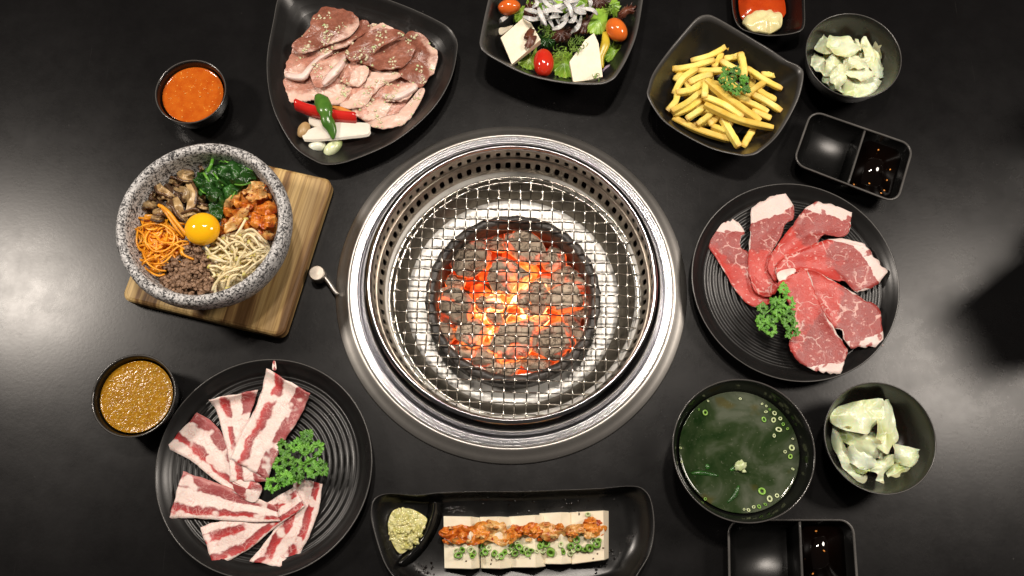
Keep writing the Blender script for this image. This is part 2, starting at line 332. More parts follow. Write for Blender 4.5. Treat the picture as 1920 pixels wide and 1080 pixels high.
def kimchi(name, base1, base2):
    m, nt, b = mat_new(name); v = shifted(nt, coord(nt))
    n1 = noi(nt, v, 55, 4, 0.6); n2 = noi(nt, v, 330, 2)
    c = ramp(nt, n1, [(0.34, (0.34, 0.045, 0.006)), (0.47, base1), (0.66, base2)])
    c = mix(nt, ramp(nt, n2, [(0.63, 0.0), (0.67, 1.0)]), c, (0.26, 0.02, 0.008))
    c = mix(nt, ramp(nt, noi(nt, v, 140, 2), [(0.70, 0.0), (0.73, 0.8)]), c, (0.05, 0.09, 0.02))
    setp(nt, b, base=c, rough=0.28, sss=0.12, ssss=0.003)
    bump(nt, b, mth(nt, 'ADD', n1, noi(nt, mapv(nt, v, (1, 0.2, 1)), 300, 3)), 0.5, 0.0015)
    return m
M['kimchi'] = kimchi('kimchi_leaf', (0.62, 0.17, 0.015), (0.74, 0.33, 0.06))
M['kimchi_pale'] = kimchi('kimchi_stalk', (0.62, 0.30, 0.075), (0.72, 0.50, 0.22))
m, nt, b = mat_new('pale_cabbage'); v = shifted(nt, coord(nt))
n1 = noi(nt, v, 26, 3, 0.55); n2 = noi(nt, v, 160, 4)
c = ramp(nt, n1, [(0.3, (0.50, 0.55, 0.20)), (0.48, (0.71, 0.70, 0.42)), (0.72, (0.82, 0.79, 0.62))])
vn = ramp(nt, vor(nt, mix(nt, 0.03, v, nd(nt, 'ShaderNodeTexNoise', Vector=v, Scale=50.0).outputs[1]), 60, 'DISTANCE_TO_EDGE'), [(0.0, 0.5), (0.06, 0.0)])
c = mix(nt, vn, c, (0.80, 0.80, 0.70))
setp(nt, b, base=c, rough=0.27, sss=0.35, ssss=0.006)
bump(nt, b, mth(nt, 'ADD', n2, mth(nt, 'MULTIPLY', vn, 0.8)), 0.3, 0.0015)
M['cabbage'] = m
# liquids
def sauce(name, stops, scale, rough, bmp, bs, spk=None):
    m, nt, b = mat_new(name); v = coord(nt)
    c = ramp(nt, noi(nt, v, scale, 4, 0.6), stops)
    if spk:
        c = mix(nt, ramp(nt, noi(nt, v, spk[0], 2), [(spk[1], 0.0), (spk[1] + 0.05, 1.0)]), c, spk[2])
    setp(nt, b, base=c, rough=rough, sss=0.05, ssss=0.003)
    if bmp: bump(nt, b, noi(nt, v, bs, 3), bmp, 0.0012)
    return m
M['hot'] = sauce('orange_chili_sauce', [(0.3, (0.42, 0.070, 0.005)), (0.7, (0.53, 0.125, 0.010))], 90, 0.12, 0.12, 160, (330, 0.66, (0.75, 0.36, 0.06)))
M['miso'] = sauce('brown_garlic_sauce', [(0.3, (0.24, 0.10, 0.003)), (0.7, (0.38, 0.19, 0.008))], 200, 0.14, 0.35, 330, (420, 0.63, (0.52, 0.33, 0.06)))
M['ketchup'] = simple('ketchup', (0.36, 0.030, 0.004), (0.48, 0.055, 0.007), 60, 0.14, bmp=0.25, bscale=90)
M['mayo'] = simple('mayonnaise', (0.68, 0.60, 0.28), (0.76, 0.69, 0.38), 40, 0.2, bmp=0.5, bscale=75, sss=0.1)
M['soy'] = simple('soy_sauce', (0.0012, 0.0006, 0.0004), (0.003, 0.0012, 0.0007), 30, 0.05)
m, nt, b = mat_new('seaweed_broth'); v = coord(nt)
n1 = noi(nt, v, 22, 4, 0.6, 0.5); n2 = noi(nt, v, 400, 2)
c = ramp(nt, n1, [(0.34, (0.007, 0.022, 0.004)), (0.48, (0.026, 0.042, 0.016)), (0.66, (0.085, 0.098, 0.068))])
c = mix(nt, ramp(nt, noi(nt, v, 34, 2), [(0.63, 0.0), (0.72, 0.6)]), c, (0.075, 0.06, 0.012))
c = mix(nt, ramp(nt, n2, [(0.66, 0.0), (0.72, 0.5)]), c, (0.12, 0.13, 0.09))
setp(nt, b, base=c, rough=0.07)
M['broth'] = m
M['crumbs'] = simple('garlic_bits', (0.62, 0.53, 0.33), (0.74, 0.67, 0.48), 200, 0.25, sss=0.1)
M['grains'] = simple('sauce_grains', (0.36, 0.20, 0.015), (0.52, 0.33, 0.05), 200, 0.22)
M['grated'] = simple('grated_garlic', (0.52, 0.48, 0.14), (0.76, 0.70, 0.38), 160, 0.12, bmp=0.6, bscale=300, sss=0.2)
M['bottle'] = simple('green_glass', (0.01, 0.05, 0.02), None, 10, 0.08)
M['card'] = simple('dark_card', (0.02, 0.02, 0.02), None, 10, 0.6)

# ------------------------------------------------------------------ geometry helpers
def make_mesh(name, V, F, material, uv=None, attr=None, smooth=True, flatlist=None):
    me = bpy.data.meshes.new(name)
    me.from_pydata([tuple(map(float, p)) for p in V], [], [tuple(map(int, f)) for f in F])
    me.materials.append(material)
    if smooth: me.polygons.foreach_set('use_smooth', [True] * len(me.polygons))
    if uv is not None:
        lay = me.uv_layers.new(name='uv')
        li = np.empty(len(me.loops), dtype=np.int32); me.loops.foreach_get('vertex_index', li)
        lay.data.foreach_set('uv', np.asarray(uv, dtype=np.float32)[li].ravel())
    for k, vals in (attr or {}).items():
        a = me.attributes.new(k, 'FLOAT', 'POINT'); a.data.foreach_set('value', np.asarray(vals, dtype=np.float32))
    me.update()
    return me
def link(name, data): 
    o = bpy.data.objects.new(name, data); sc.collection.objects.link(o); return o
def tag(o, label=None, cat=None, group=None, kind=None):
    for k, v in (('label', label), ('category', cat), ('group', group), ('kind', kind)):
        if v: o[k] = v
    return o
def root_loc(o):
    p = Vector((0, 0, 0))
    while o is not None: p = p + o.location; o = o.parent
    return np.array(p)
def solo(name, geo, material, label=None, cat=None, group=None, kind=None, smooth=True, origin=None):
    """a thing that is ONE mesh; its origin sits at its base"""
    V, F, uv, attr = geo
    V = np.asarray(V, float)
    c = np.array([V[:, 0].mean(), V[:, 1].mean(), V[:, 2].min()]) if origin is None else np.asarray(origin, float)
    o = link(name, make_mesh(name, V - c, F, material, uv, attr, smooth))
    o.location = c
    return tag(o, label, cat, group, kind)
def empty(name, loc, label, cat, group=None):
    o = link(name, None); o.location = tuple(loc); o.empty_display_size = 0.01
    return tag(o, label, cat, group)
def part(name, geo, material, parent, smooth=True, kind=None, label=None):
    V, F, uv, attr = geo
    o = link(name, make_mesh(name, np.asarray(V, float) - root_loc(parent), F, material, uv, attr, smooth))
    o.parent = parent
    return tag(o, label, None, None, kind)
def G(V, F, uv=None, attr=None): return (np.asarray(V, float), F, uv, attr)
def join(*gs):
    V, F, off, hasuv, uvs = [], [], 0, all(g[2] is not None for g in gs), []
    keys = set(gs[0][3] or {})
    at = {k: [] for k in keys}
    for g in gs:
        V.append(g[0]); F += [tuple(i + off for i in f) for f in g[1]]; off += len(g[0])
        if hasuv: uvs.append(np.asarray(g[2]))
        for k in keys: at[k] += list((g[3] or {}).get(k, [0] * len(g[0])))
    return (np.vstack(V), F, np.vstack(uvs) if hasuv else None, at or None)

def catmull(pts, n, closed=False):
    p = [np.asarray(q, float) for q in pts]
    out, m = [], len(p)
    segs = m if closed else m - 1
    for k in range(n if closed else n + 1):
        t = k * segs / n; i = min(int(t), segs - 1); f = t - i
        g = (lambda j: p[j % m]) if closed else (lambda j: p[min(max(j, 0), m - 1)])
        a, b_, c, d = g(i - 1), g(i), g(i + 1), g(i + 2)
        out.append(0.5 * (2 * b_ + (c - a) * f + (2 * a - 5 * b_ + 4 * c - d) * f * f + (3 * b_ - a - 3 * c + d) * f ** 3))
    return np.array(out)
def by_length(pts, n, closed=False):
    p = np.asarray(pts, float)
    if closed: p = np.vstack([p, p[:1]])
    L = np.r_[0, np.cumsum(np.linalg.norm(np.diff(p, axis=0), axis=1))]
    t = np.linspace(0, L[-1], n + 1)
    if closed: t = t[:-1]
    return np.array([np.interp(t, L, p[:, i]) for i in range(p.shape[1])]).T

def rings(rs, close_start=True, close_end=True, uv=None):
    """loft through rings of equal size"""
    n = len(rs[0]); V = np.vstack(rs); F = []
    for k in range(len(rs) - 1):
        a, b_ = k * n, (k + 1) * n
        F += [(a + i, a + (i + 1) % n, b_ + (i + 1) % n, b_ + i) for i in range(n)]
    if close_start: F.append(tuple(range(n - 1, -1, -1)))
    if close_end: F.append(tuple((len(rs) - 1) * n + i for i in range(n)))
    return G(V, F, uv)
def circle(c, r, n=96, ph=0.0):
    a = np.linspace(0, 2 * pi, n, endpoint=False) + ph
    return np.c_[c[0] + r * np.cos(a), c[1] + r * np.sin(a)]
def lathe(c, prof, n=96, close=True, wob=0.0):
    rs = []
    for r, z in prof:
        q = circle(c, max(r, 1e-5), n); rs.append(np.c_[q, np.full(n, z)])
    return rings(rs, close, close)
def vessel(outline, prof, lift=None):
    """outline: the rim (world x, y); prof: (scale, z, weight of the rim's lift, roundness)"""
    o = np.asarray(outline, float); c = o.mean(axis=0); d = o - c
    mr = np.linalg.norm(d, axis=1).mean()
    dn = d / np.linalg.norm(d, axis=1)[:, None] * mr
    rs = []
    for s, z, w, rd in prof:
        q = c + (d * (1 - rd) + dn * rd) * s
        zz = np.full(len(o), z) + (0 if lift is None else np.asarray(lift) * w)
        rs.append(np.c_[q, zz])
    g = rings(rs)
    zm = max(p[1] for p in prof)
    at = [min(1.0, max(0.0, (p[1] / zm - .985) * 100)) for p in prof for _ in range(len(o))]  # weight of the painted highlight along the rim
    return G(g[0], g[1], None, {'rim': at})
def cup_prof(h, foot=0.6, th=0.045, floor=0.12, rd=0.0, corner=0.0):
    return [(0.01, 0, 0, rd), (foot * 0.98, 0, 0, rd), (foot, 0.0015, 0, rd), (foot * 0.99, 0.004, 0, rd), (foot + (1 - foot) * 0.35, h * 0.18, 0, rd * .8), (foot + (1 - foot) * 0.72, h * 0.5, .3, rd * .4), (0.965, h * 0.85, .8, rd * .1), (0.99, h * 0.97, 1, 0), (0.996, h - 0.0006, 1, 0), (1 - th * 0.5, h, 1, 0), (1 - th, h - 0.001, 1, 0), (0.94 - th * 0.6, h * 0.84, .8, rd * .1), (foot + (1 - foot) * 0.60, h * 0.5, .3, rd * .4), (foot + (1 - foot) * 0.2, h * 0.24, 0, rd * .8), (foot * 0.8, h * floor * 1.15, 0, rd), (foot * 0.4, h * floor, 0, rd), (0.01, h * floor, 0, rd)]

def tube(path, rad, ns=6, flat=1.0, up=(0, 0, 1), cap=True, square=False):
    p = np.asarray(path, float); n = len(p)
    rad = np.full(n, rad) if np.isscalar(rad) else np.asarray(rad, float)
    T = np.gradient(p, axis=0); T /= np.linalg.norm(T, axis=1)[:, None] + 1e-12
    rs = []; ref = np.asarray(up, float)
    for i in range(n):
        s = np.cross(T[i], ref); l = np.linalg.norm(s)
        if l < 1e-4: s = np.cross(T[i], (1, 0.1, 0)); l = np.linalg.norm(s)
        s /= l; w = np.cross(s, T[i])
        a = np.arange(ns) * 2 * pi / ns + pi / ns
        if square: a = np.array([q * pi / 2 + pi / 4 + e for q in range(4) for e in (-.16, .16)])
        rs.append(p[i] + rad[i] * (np.cos(a)[:, None] * s + flat * np.sin(a)[:, None] * w))
    return rings(rs, cap, cap)

def sheet(L, R, z0, th, nu=10, nv=24, zf=None, jit=0.0, seed=0, px=True, attr=None, droop=0.0):
    """a slice given by its two long edges (picture coordinates), with real thickness; uv = across, along"""
    L, R = by_length(catmull(L, 60), nv), by_length(catmull(R, 60), nv)
    T, uvs, at = np.zeros((nv + 1, nu + 1, 3)), [], []
    for j in range(nv + 1):
        for i in range(nu + 1):
            u, v = i / nu, j / nv
            if jit:
                e = jit * (nz(v * 9 + seed * 3.1, u * 7, 1.3) + 0.6 * nz(v * 26, u * 3 + seed * 1.7, 5.1))
            else: e = 0
            uu = u + (e if i in (0, nu) else 0)
            q = L[j] * (1 - uu) + R[j] * uu
            if jit and j in (0, nv):
                dv = (L[nv] - L[0]); q = q + dv / (np.linalg.norm(dv) + 1e-9) * jit * 110 * nz(u * 6 + seed, v * 3, 2.2)
            z = z0 + (zf(u, v) if zf else 0)
            T[j, i] = P(q[0], q[1], z)
            uvs.append((u, v)); at.append(attr(u, v) if attr else 0)
    n = (nu + 1) * (nv + 1)
    top = T.reshape(-1, 3); bot = top.copy(); bot[:, 2] -= th
    idx = lambda i, j, o: o + j * (nu + 1) + i
    F = []
    for j in range(nv):
        for i in range(nu):
            F.append((idx(i, j, 0), idx(i + 1, j, 0), idx(i + 1, j + 1, 0), idx(i, j + 1, 0)))
            F.append((idx(i, j, n), idx(i, j + 1, n), idx(i + 1, j + 1, n), idx(i + 1, j, n)))
    loop = [(i, 0) for i in range(nu)] + [(nu, j) for j in range(nv)] + [(i, nv) for i in range(nu, 0, -1)] + [(0, j) for j in range(nv, 0, -1)]
    for k in range(len(loop)):
        a, b_ = loop[k], loop[(k + 1) % len(loop)]
        F.append((idx(*a, 0), idx(*a, n), idx(*b_, n), idx(*b_, 0)))
    # outward normals: top faces must look up
    p0, p1, p2 = top[F[0][0]], top[F[0][1]], top[F[0][2]]
    if np.cross(p1 - p0, p2 - p0)[2] < 0: F = [f[::-1] for f in F]
    return G(np.vstack([top, bot]), F, np.array(uvs + uvs), {'fat': at + at} if attr else None)

def chaikin(pts, it=2):
    p = np.asarray(pts, float)
    for _ in range(it):
        q = np.roll(p, -1, axis=0)
        p = np.stack([p * .78 + q * .22, p * .22 + q * .78], 1).reshape(-1, 2)
    return p
def slab(pts, z0, th, dome=0.0, amp=0.0, freq=60, tilt=(0, 0), seed=0, N=44, levels=(1, .97, .84, .62, .36, .12), rough=0.0, fat=None, zf=None, curl=0.0, sharp=False, fine=0.0):
    """an irregular flat piece from its outline (picture coordinates): thickness, doming, ripple, tilt"""
    o = by_length(chaikin(pts) if sharp else catmull(pts, 160, True), N, True)
    if rough:
        c = o.mean(axis=0); d = o - c
        o = c + d * (1 + rough * np.array([nz(2.0 * x / np.hypot(x, y) + seed * 5.3, seed * 1.9 + 2.0 * y / np.hypot(x, y), 3.0) + .6 * nz(5.5 * x / np.hypot(x, y) + seed, 5.5 * y / np.hypot(x, y), seed * 2.2) for x, y in d]))[:, None]
    W = np.array([P(x, y, z0) for x, y in o]); c = W.mean(axis=0)
    rt, uvs, at = [], [], []
    ext = np.abs(W - c)[:, :2].max()
    for l in levels:
        q = c + (W - c) * l
        for i, w in enumerate(q):
            dx, dy = w[0] - c[0], w[1] - c[1]
            z = z0 + dome * (1 - l * l) + tilt[0] * dx + tilt[1] * dy + amp * nz(w[0] * freq + seed * 3.7, w[1] * freq + seed, seed * 0.9)
            if fine: z += fine * (nz(w[0] * 300 + seed, w[1] * 300, seed * 1.3) + .6 * abs(nz(w[0] * 150 - seed, w[1] * 210, seed * .7)))
            z += curl * l ** 4 * nz(i * 9.0 / N + seed, seed * 2.1, 0.4)
            if zf: z += zf(dx / ext, dy / ext)
            w[2] = z
            uvs.append((i / N, l))
            if fat is not None: at.append(0.5 + 0.5 * (dx * fat[0] + dy * fat[1]) / ext + (fat[2] if len(fat) > 2 else 0))
        rt.append(q)
    rb = [q.copy() for q in rt]
    for q, l in zip(rb, levels): q[:, 2] -= th
    seq = rt[::-1] + rb
    uv = np.array([(i / N, l) for l in list(levels)[::-1] + list(levels) for i in range(N)])
    g = rings(seq, True, True)
    A = None
    if fat is not None:
        a = np.array(at).reshape(len(levels), N)
        A = {'fat': list(a[::-1].ravel()) + list(a.ravel())}
    F = g[1]
    n = N
    p0, p1, p2 = g[0][F[0][0]], g[0][F[0][1]], g[0][F[0][2]]
    F0 = F[-2]
    # top cap must look up
    q = g[0][list(F0)]
    nrm = np.cross(q[1] - q[0], q[2] - q[0]) if len(q) > 2 else (0, 0, 1)
    area = sum(q[i][0] * q[(i + 1) % n][1] - q[(i + 1) % n][0] * q[i][1] for i in range(n))
    if area < 0: F = [f[::-1] for f in F]
    return G(g[0], F, uv, A)

ICO = {}
def ico(sub):
    if sub not in ICO:
        bm = bmesh.new(); bmesh.ops.create_icosphere(bm, subdivisions=sub, radius=1.0)
        bm.verts.ensure_lookup_table()
        ICO[sub] = (np.array([v.co[:] for v in bm.verts]), [tuple(v.index for v in f.verts) for f in bm.faces]); bm.free()
    return ICO[sub]
def blob(c, r, sub=3, amp=0.0, freq=2.0, seed=0, rot=0.0, facet=0.0, squash=None):
    V, F = ico(sub); V = V.copy()
    r = np.array([r, r, r] if np.isscalar(r) else r, float)
    if amp:
        k = np.array([1 + amp * nz(*(v * freq + seed * 7.13)) + 0.4 * amp * nz(*(v * freq * 3 + seed * 3.3)) for v in V])
        V *= k[:, None]
    if facet:                      # cut flats
        rr = random.Random(seed)
        for _ in range(9):
            d = np.array([rr.gauss(0, 1) for _ in range(3)]); d /= np.linalg.norm(d)
            lim = 1 - facet * rr.uniform(0.4, 1.0)
            e = V @ d - lim; V -= np.where(e > 0, e, 0)[:, None] * d
    if squash: V = np.sign(V) * np.abs(V) ** squash
    V = V * r
    if rot: V = np.c_[V[:, 0] * cos(rot) - V[:, 1] * sin(rot), V[:, 0] * sin(rot) + V[:, 1] * cos(rot), V[:, 2]]
    return G(V + np.asarray(c, float), F)
def world_path(pts, zs, n=12):
    q = catmull(pts, n)
    zz = np.interp(np.linspace(0, 1, n + 1), np.linspace(0, 1, len(zs)), zs)
    return np.array([P(x, y, z) for (x, y), z in zip(q, zz)])
def band(pts, widths, zs, th, seed=0, nv=14, nu=4, curl=0.0, amp=0.0, freq=90):
    """a ribbon along a centre line (picture coordinates), width in picture pixels"""
    q = catmull(pts, nv); T = np.gradient(q, axis=0); T /= np.linalg.norm(T, axis=1)[:, None] + 1e-9
    nn = np.c_[-T[:, 1], T[:, 0]]
    w = np.interp(np.linspace(0, 1, nv + 1), np.linspace(0, 1, len(widths)), widths)
    L, R = q - nn * w[:, None] / 2, q + nn * w[:, None] / 2
    zi = lambda v: float(np.interp(v, np.linspace(0, 1, len(zs)), zs))
    zf = lambda u, v: zi(v) + curl * (2 * u - 1) ** 2 + amp * nz(v * 5 + seed, u * 2.5, seed * 1.1)
    return sheet(L, R, 0, th, nu=nu, nv=nv, zf=zf)

ORD = ["leftmost", "second from the left", "third from the left", "fourth from the left", "fifth from the left", "sixth from the left", "seventh from the left", "eighth from the left", "ninth from the left", "tenth from the left", "eleventh from the left", "twelfth from the left", "thirteenth from the left", "fourteenth from the left", "fifteenth from the left", "sixteenth from the left", "seventeenth from the left", "eighteenth from the left", "nineteenth from the left", "twentieth from the left"]
ROWS = {1: [""], 2: ["upper half", "lower half"], 3: ["upper third", "middle third", "lower third"], 4: ["top row", "second row", "third row", "bottom row"], 5: ["top row", "second row", "third row", "fourth row", "bottom row"], 6: ["top row", "second row", "third row", "fourth row", "fifth row", "bottom row"]}
def rank(items, what, where, rows=None):
    """items: (object, px, py): a label that points to one of many by its place in the pile"""
    n = len(items); rows = rows or max(1, min(6, round(n / 8 + 0.49)))
    it = sorted(items, key=lambda t: t[2])
    for r in range(rows):
        row = sorted(it[r * n // rows:(r + 1) * n // rows], key=lambda t: t[1])
        for k, (o, x, y) in enumerate(row):
            w = ("rightmost" if k == len(row) - 1 and k > 0 else ORD[k])
            o['label'] = f"{what}, {w}, {ROWS[rows][r]} {where}" if rows > 1 else f"{what}, {w} {where}".strip()

# ------------------------------------------------------------------ the table, cut out for the grill
def proj(w):
    d = np.asarray(w, float) - np.array([0, 0, CAMH])
    yc, zc = d[1] * cos(TILT) + d[2] * sin(TILT), -d[1] * sin(TILT) + d[2] * cos(TILT)
    return np.array([960 + FPX * d[0] / -zc, 540 - FPX * yc / -zc])
def fit_circle(px, py, rx, z):
    """the horizontal circle at height z whose image is centred on px, py and 2 rx wide"""
    qx, qy, r = px, py, rx * S(px, py, z)
    for _ in range(6):
        c = P(qx, qy, z)
        pr = np.array([proj((c[0] + r * cos(t), c[1] + r * sin(t), z)) for t in np.linspace(0, 2 * pi, 48, endpoint=False)])
        lo, hi = pr.min(axis=0), pr.max(axis=0)
        qx += px - (lo[0] + hi[0]) / 2; qy += py - (lo[1] + hi[1]) / 2; r *= 2 * rx / (hi[0] - lo[0])
    return P(qx, qy, z), r
GC, GR0 = fit_circle(958.5, 554.5, 328.5, 0.0)
GC = GC[:2]
a = np.linspace(0, 2 * pi, 128, endpoint=False)
def rect_ring(z, sx=1.35, sy=0.86, c=(0, 0.36)):
    out = []
    for t in a:
        x, y = cos(t), sin(t); k = 1 / max(abs(x) / sx, abs(y) / sy)
        out.append((c[0] + x * k, c[1] + y * k, z))
    return np.array(out)
hole = lambda r, z: np.c_[circle(GC, r, 128), np.full(128, z)]
tg = rings([hole(0.176, -0.03), hole(0.176, 0.0), rect_ring(0.0), rect_ring(-0.03)], False, False)
q = tg[1] + [(3 * 128 + i, i, (i + 1) % 128, 3 * 128 + (i + 1) % 128) for i in range(128)]
o = solo('table', G(tg[0], [f[::-1] for f in q]), M['table'], kind='structure', label='black laminate tabletop', smooth=False, origin=(0, 0, 0))

# ------------------------------------------------------------------ the charcoal grill sunk in the table
grill = empty('charcoal_grill', (GC[0], GC[1], 0), 'round stainless steel charcoal grill sunk into the black table', 'grill')
u = GR0 / 328.5
def ringprof(pr): return [(r * u, z / 1000.0) for r, z in pr]
def turned(prof, c=GC, n=192): return lathe(c, prof, n, False)
part('outer_flange', turned(ringprof([(316, .3), (328, .3), (328.6, 1.0), (328.2, 1.9), (326.8, 2.6), (318, 4.6), (310, 7.0), (306, 8.6), (303, 9.4), (301.3, 9.2), (300, 8.0), (299, 7)])), M['flange'], grill)
part('groove_rings', turned(ringprof([(299.4, 7), (298.6, 9.9), (297, 10.7), (295.6, 9.9), (295, 8.1), (294.2, 8.1), (293.4, 10.3), (292, 11.1), (290.6, 10.3), (290, 8.3), (289.2, 8.3), (288.2, 10.5), (286.6, 11.3), (285.4, 10.3), (285, 7)])), M['polish'], grill)
GI = GC + np.array([3.5 * u, 0])
part('inner_ring', turned(ringprof([(285.5, 7), (283.5, 8), (281, 11.5), (278, 17), (274.5, 23), (270, 28.6), (265.5, 33), (261.5, 35.8), (258.4, 36.8), (256.4, 36.2), (255.4, 34), (255.2, 31)]), GC + np.array([1.5 * u, 0])), M['polish'], grill)
def pierced(c, r0, z0, r1, z1, n, frac, h0, h1, rows=1, th=0.0012, ph=0.0):
    """a collar with real holes: n windows round it between heights h0..h1 (fractions)"""
    V, F = [], []
    sub = 6                        # columns per bay: 2 solid, 4 across the window
    zs = [0, h0, h0 + (h1 - h0) * 0.18, h1 - (h1 - h0) * 0.18, h1, 1]
    N = n * sub
    for side in (0, 1):
        for f in zs:
            r = r0 + (r1 - r0) * f + side * th; z = z0 + (z1 - z0) * f
            for k in range(N):
                bay, s = divmod(k, sub)
                off = [0, 0.5 - frac / 2, 0.5 - frac * 0.28, 0.5 + frac * 0.28, 0.5 + frac / 2, 0.5 + frac / 2 + 0.12][s]
                t = (bay + off) * 2 * pi / n + ph
                V.append((c[0] + r * cos(t), c[1] + r * sin(t), z))
    nzs = len(zs); layer = nzs * N
    openq = set()
    for j in range(nzs - 1):
        for k in range(N):
            s = k % sub
            inside = (s in (1, 2, 3)) and j in (1, 2, 3)
            corner = (s in (1, 3)) and j in (1, 3)
            k2 = (k + 1) % N
            qd = (j * N + k, j * N + k2, (j + 1) * N + k2, (j + 1) * N + k)
            if inside and not corner: openq.add((j, s)); continue
            if inside and corner:  # bevelled corner of the window: a triangle stays
                i = {(1, 1): (0, 1, 3), (1, 3): (0, 1, 2), (3, 1): (0, 2, 3), (3, 3): (1, 2, 3)}[(j, s)]
                tri = tuple(qd[x] for x in i)
                F.append(tri); F.append(tuple(x + layer for x in tri[::-1])); continue
            F.append(qd); F.append(tuple(x + layer for x in qd[::-1]))
    return G(V, F)
mm = 0.001
part('upper_collar', pierced(GI, 256 * u, 32 * mm, 254.5 * u, 9.5 * mm, 84, 0.46, 0.36, 0.78), M['collar'], grill, smooth=False)
part('collar_lip', turned(ringprof([(255.5, 10), (254, 10.4), (252.4, 10.4), (251.4, 9.6), (251.2, 8.0)]), GI), M['collar'], grill)
part('lower_collar', pierced(GI, 251.2 * u, 8.5 * mm, 243.5 * u, -15 * mm, 80, 0.52, 0.20, 0.72), M['collar'], grill, smooth=False)
part('grate_ledge', turned(ringprof([(244.5, -14.5), (243, -16.5), (240.5, -17.5), (238.5, -19.5), (236, -21.5), (234, -24)]), GI), M['shelf'], grill)
part('funnel', turned(ringprof([(235, -23.5), (226, -32), (216, -42), (211, -50), (209, -55)]), GI), M['funnel'], grill)
part('drip_tray', turned(ringprof([(212, -51), (210, -55), (200, -56), (150, -56)]), GI), M['shelf'], grill)
part('outer_casing', turned([(0.172, 0.004), (0.172, -0.13), (0.001, -0.13)], GI, 96), M['soot'], grill)
BC = fit_circle(962, 562, 165, -0.021)[0][:2]
def basket_wall():
    rs = []
    n = 120
    for r, z, w in [(166, -56, 0), (167, -30, 0), (168, -24, .6), (165, -21, 1), (156, -20.5, 1), (150, -23, .6), (149, -40, 0), (147, -90, 0), (1, -92, 0)]:
        t = np.linspace(0, 2 * pi, n, endpoint=False)
        rr = r * u * (1 + 0.012 * w * np.sin(t * 30))
        rs.append(np.c_[BC[0] + rr * np.cos(t), BC[1] + rr * np.sin(t), np.full(n, z * mm)])
    return rings(rs, False, True)
part('fire_basket', basket_wall(), M['iron'], grill)
# handle that pulls the damper
hp = [P(632, 553, 0.006), P(626, 545, 0.008), P(618, 532, 0.009), P(606, 516, 0.010), P(598, 508, 0.010)]
dh = part('damper_rod', tube(by_length(hp, 12), [2.6 * mm] * 13, 10), M['flange'], grill)
kp = P(594, 512, 0.018)
part('knob', lathe(kp[:2], [(0.0005, 0.003), (0.0075, 0.003), (0.0085, 0.005), (0.009, 0.016), (0.0088, 0.0182), (0.0078, 0.019), (0.0005, 0.0192)], 40), M['collar'], dh, smooth=False)

# wire grate lying in the grill
WC, GR = fit_circle(968, 561.5, 238, -0.0165)
grate = empty('grill_grate', (WC[0], WC[1], -0.0205), 'round crimped wire mesh grate lying over the glowing charcoal', 'grill grate')
zg = -0.0165
part('frame_ring', tube(np.vstack([np.c_[circle(WC, GR, 160), np.full(160, zg - 0.0012)], [[WC[0] + GR, WC[1], zg - 0.0012]]]), 1.35 * mm, 8, cap=False), M['wire'], grate)
part('frame_ring', tube(np.vstack([np.c_[circle(WC, GR - 9 * u, 160), np.full(160, zg - 0.0030)], [[WC[0] + GR - 9 * u, WC[1], zg - 0.0030]]]), 1.2 * mm, 8, cap=False), M['wire'], grate)
pitch = 21.0 * u
ang = radians(-1.6)
for axis in (0, 1):
    K = 11
    for k in range(-K, K + 1):
        d = k * pitch + pitch * 0.15
        if abs(d) > GR * 0.985: continue
        h = sqrt(GR * GR - d * d) + 0.8 * mm
        n = max(8, int(2 * h / pitch * 8))
        s = np.linspace(-h, h, n)
        z = 0.0011 * np.cos(pi * ((s - pitch * 0.15) / pitch + k + axis))
        z += 0.0007 * sin(k * 1.7) * np.sin(s * 23 + k)
        off = 0.0006 * np.sin(s * 19 + k * 2.3) + rng.uniform(-.0006, .0006)
        x, y = (np.full(n, d) + off, s) if axis == 0 else (s, np.full(n, d) + off)
        X, Y = x * cos(ang) - y * sin(ang), x * sin(ang) + y * cos(ang)
        part('wire', tube(np.c_[WC[0] + X, WC[1] + Y, zg + z], 0.86 * mm, 6), M['wire'], grate)

# charcoal lumps in the fire
cc = Crop(780, 380, 3.178)
coals, GRP = [], 'charcoal lumps in the fire'
def heat_attr(g, val): return (g[0], g[1], None, {'glow': [val] * len(g[0])})
top = [(335, 330, 108, 84, .7), (655, 262, 124, 88, .8), (540, 438, 116, 96, .9), (888, 565, 104, 100, .8), (708, 575, 84, 90, 1.1), (238, 628, 108, 94, .9), (592, 808, 142, 112, .95), (815, 832, 108, 106, .9),
       (345, 775, 92, 72, 1.0), (420, 905, 76, 66, .9), (826, 345, 76, 68, .8), (470, 598, 56, 44, 1.2), (930, 712, 62, 56, .9), (395, 610, 46, 48, 1.2), (700, 958, 80, 50, .8), (560, 985, 70, 46, .8), (236, 490, 58, 64, 1.0), (890, 440, 68, 58, .9), (300, 885, 60, 52, .8), (480, 250, 56, 46, .8), (745, 690, 50, 44, 1.2), (180, 760, 56, 60, .7), (990, 620, 54, 60, .6), (960, 800, 58, 60, .6), (165, 560, 50, 56, .6), (960, 500, 56, 60, .6), (560, 215, 60, 44, .6), (360, 230, 62, 50, .6), (760, 960, 66, 46, .6), (470, 985, 60, 44, .6), (770, 480, 58, 50, 1.0), (480, 700, 54, 40, 1.2)]
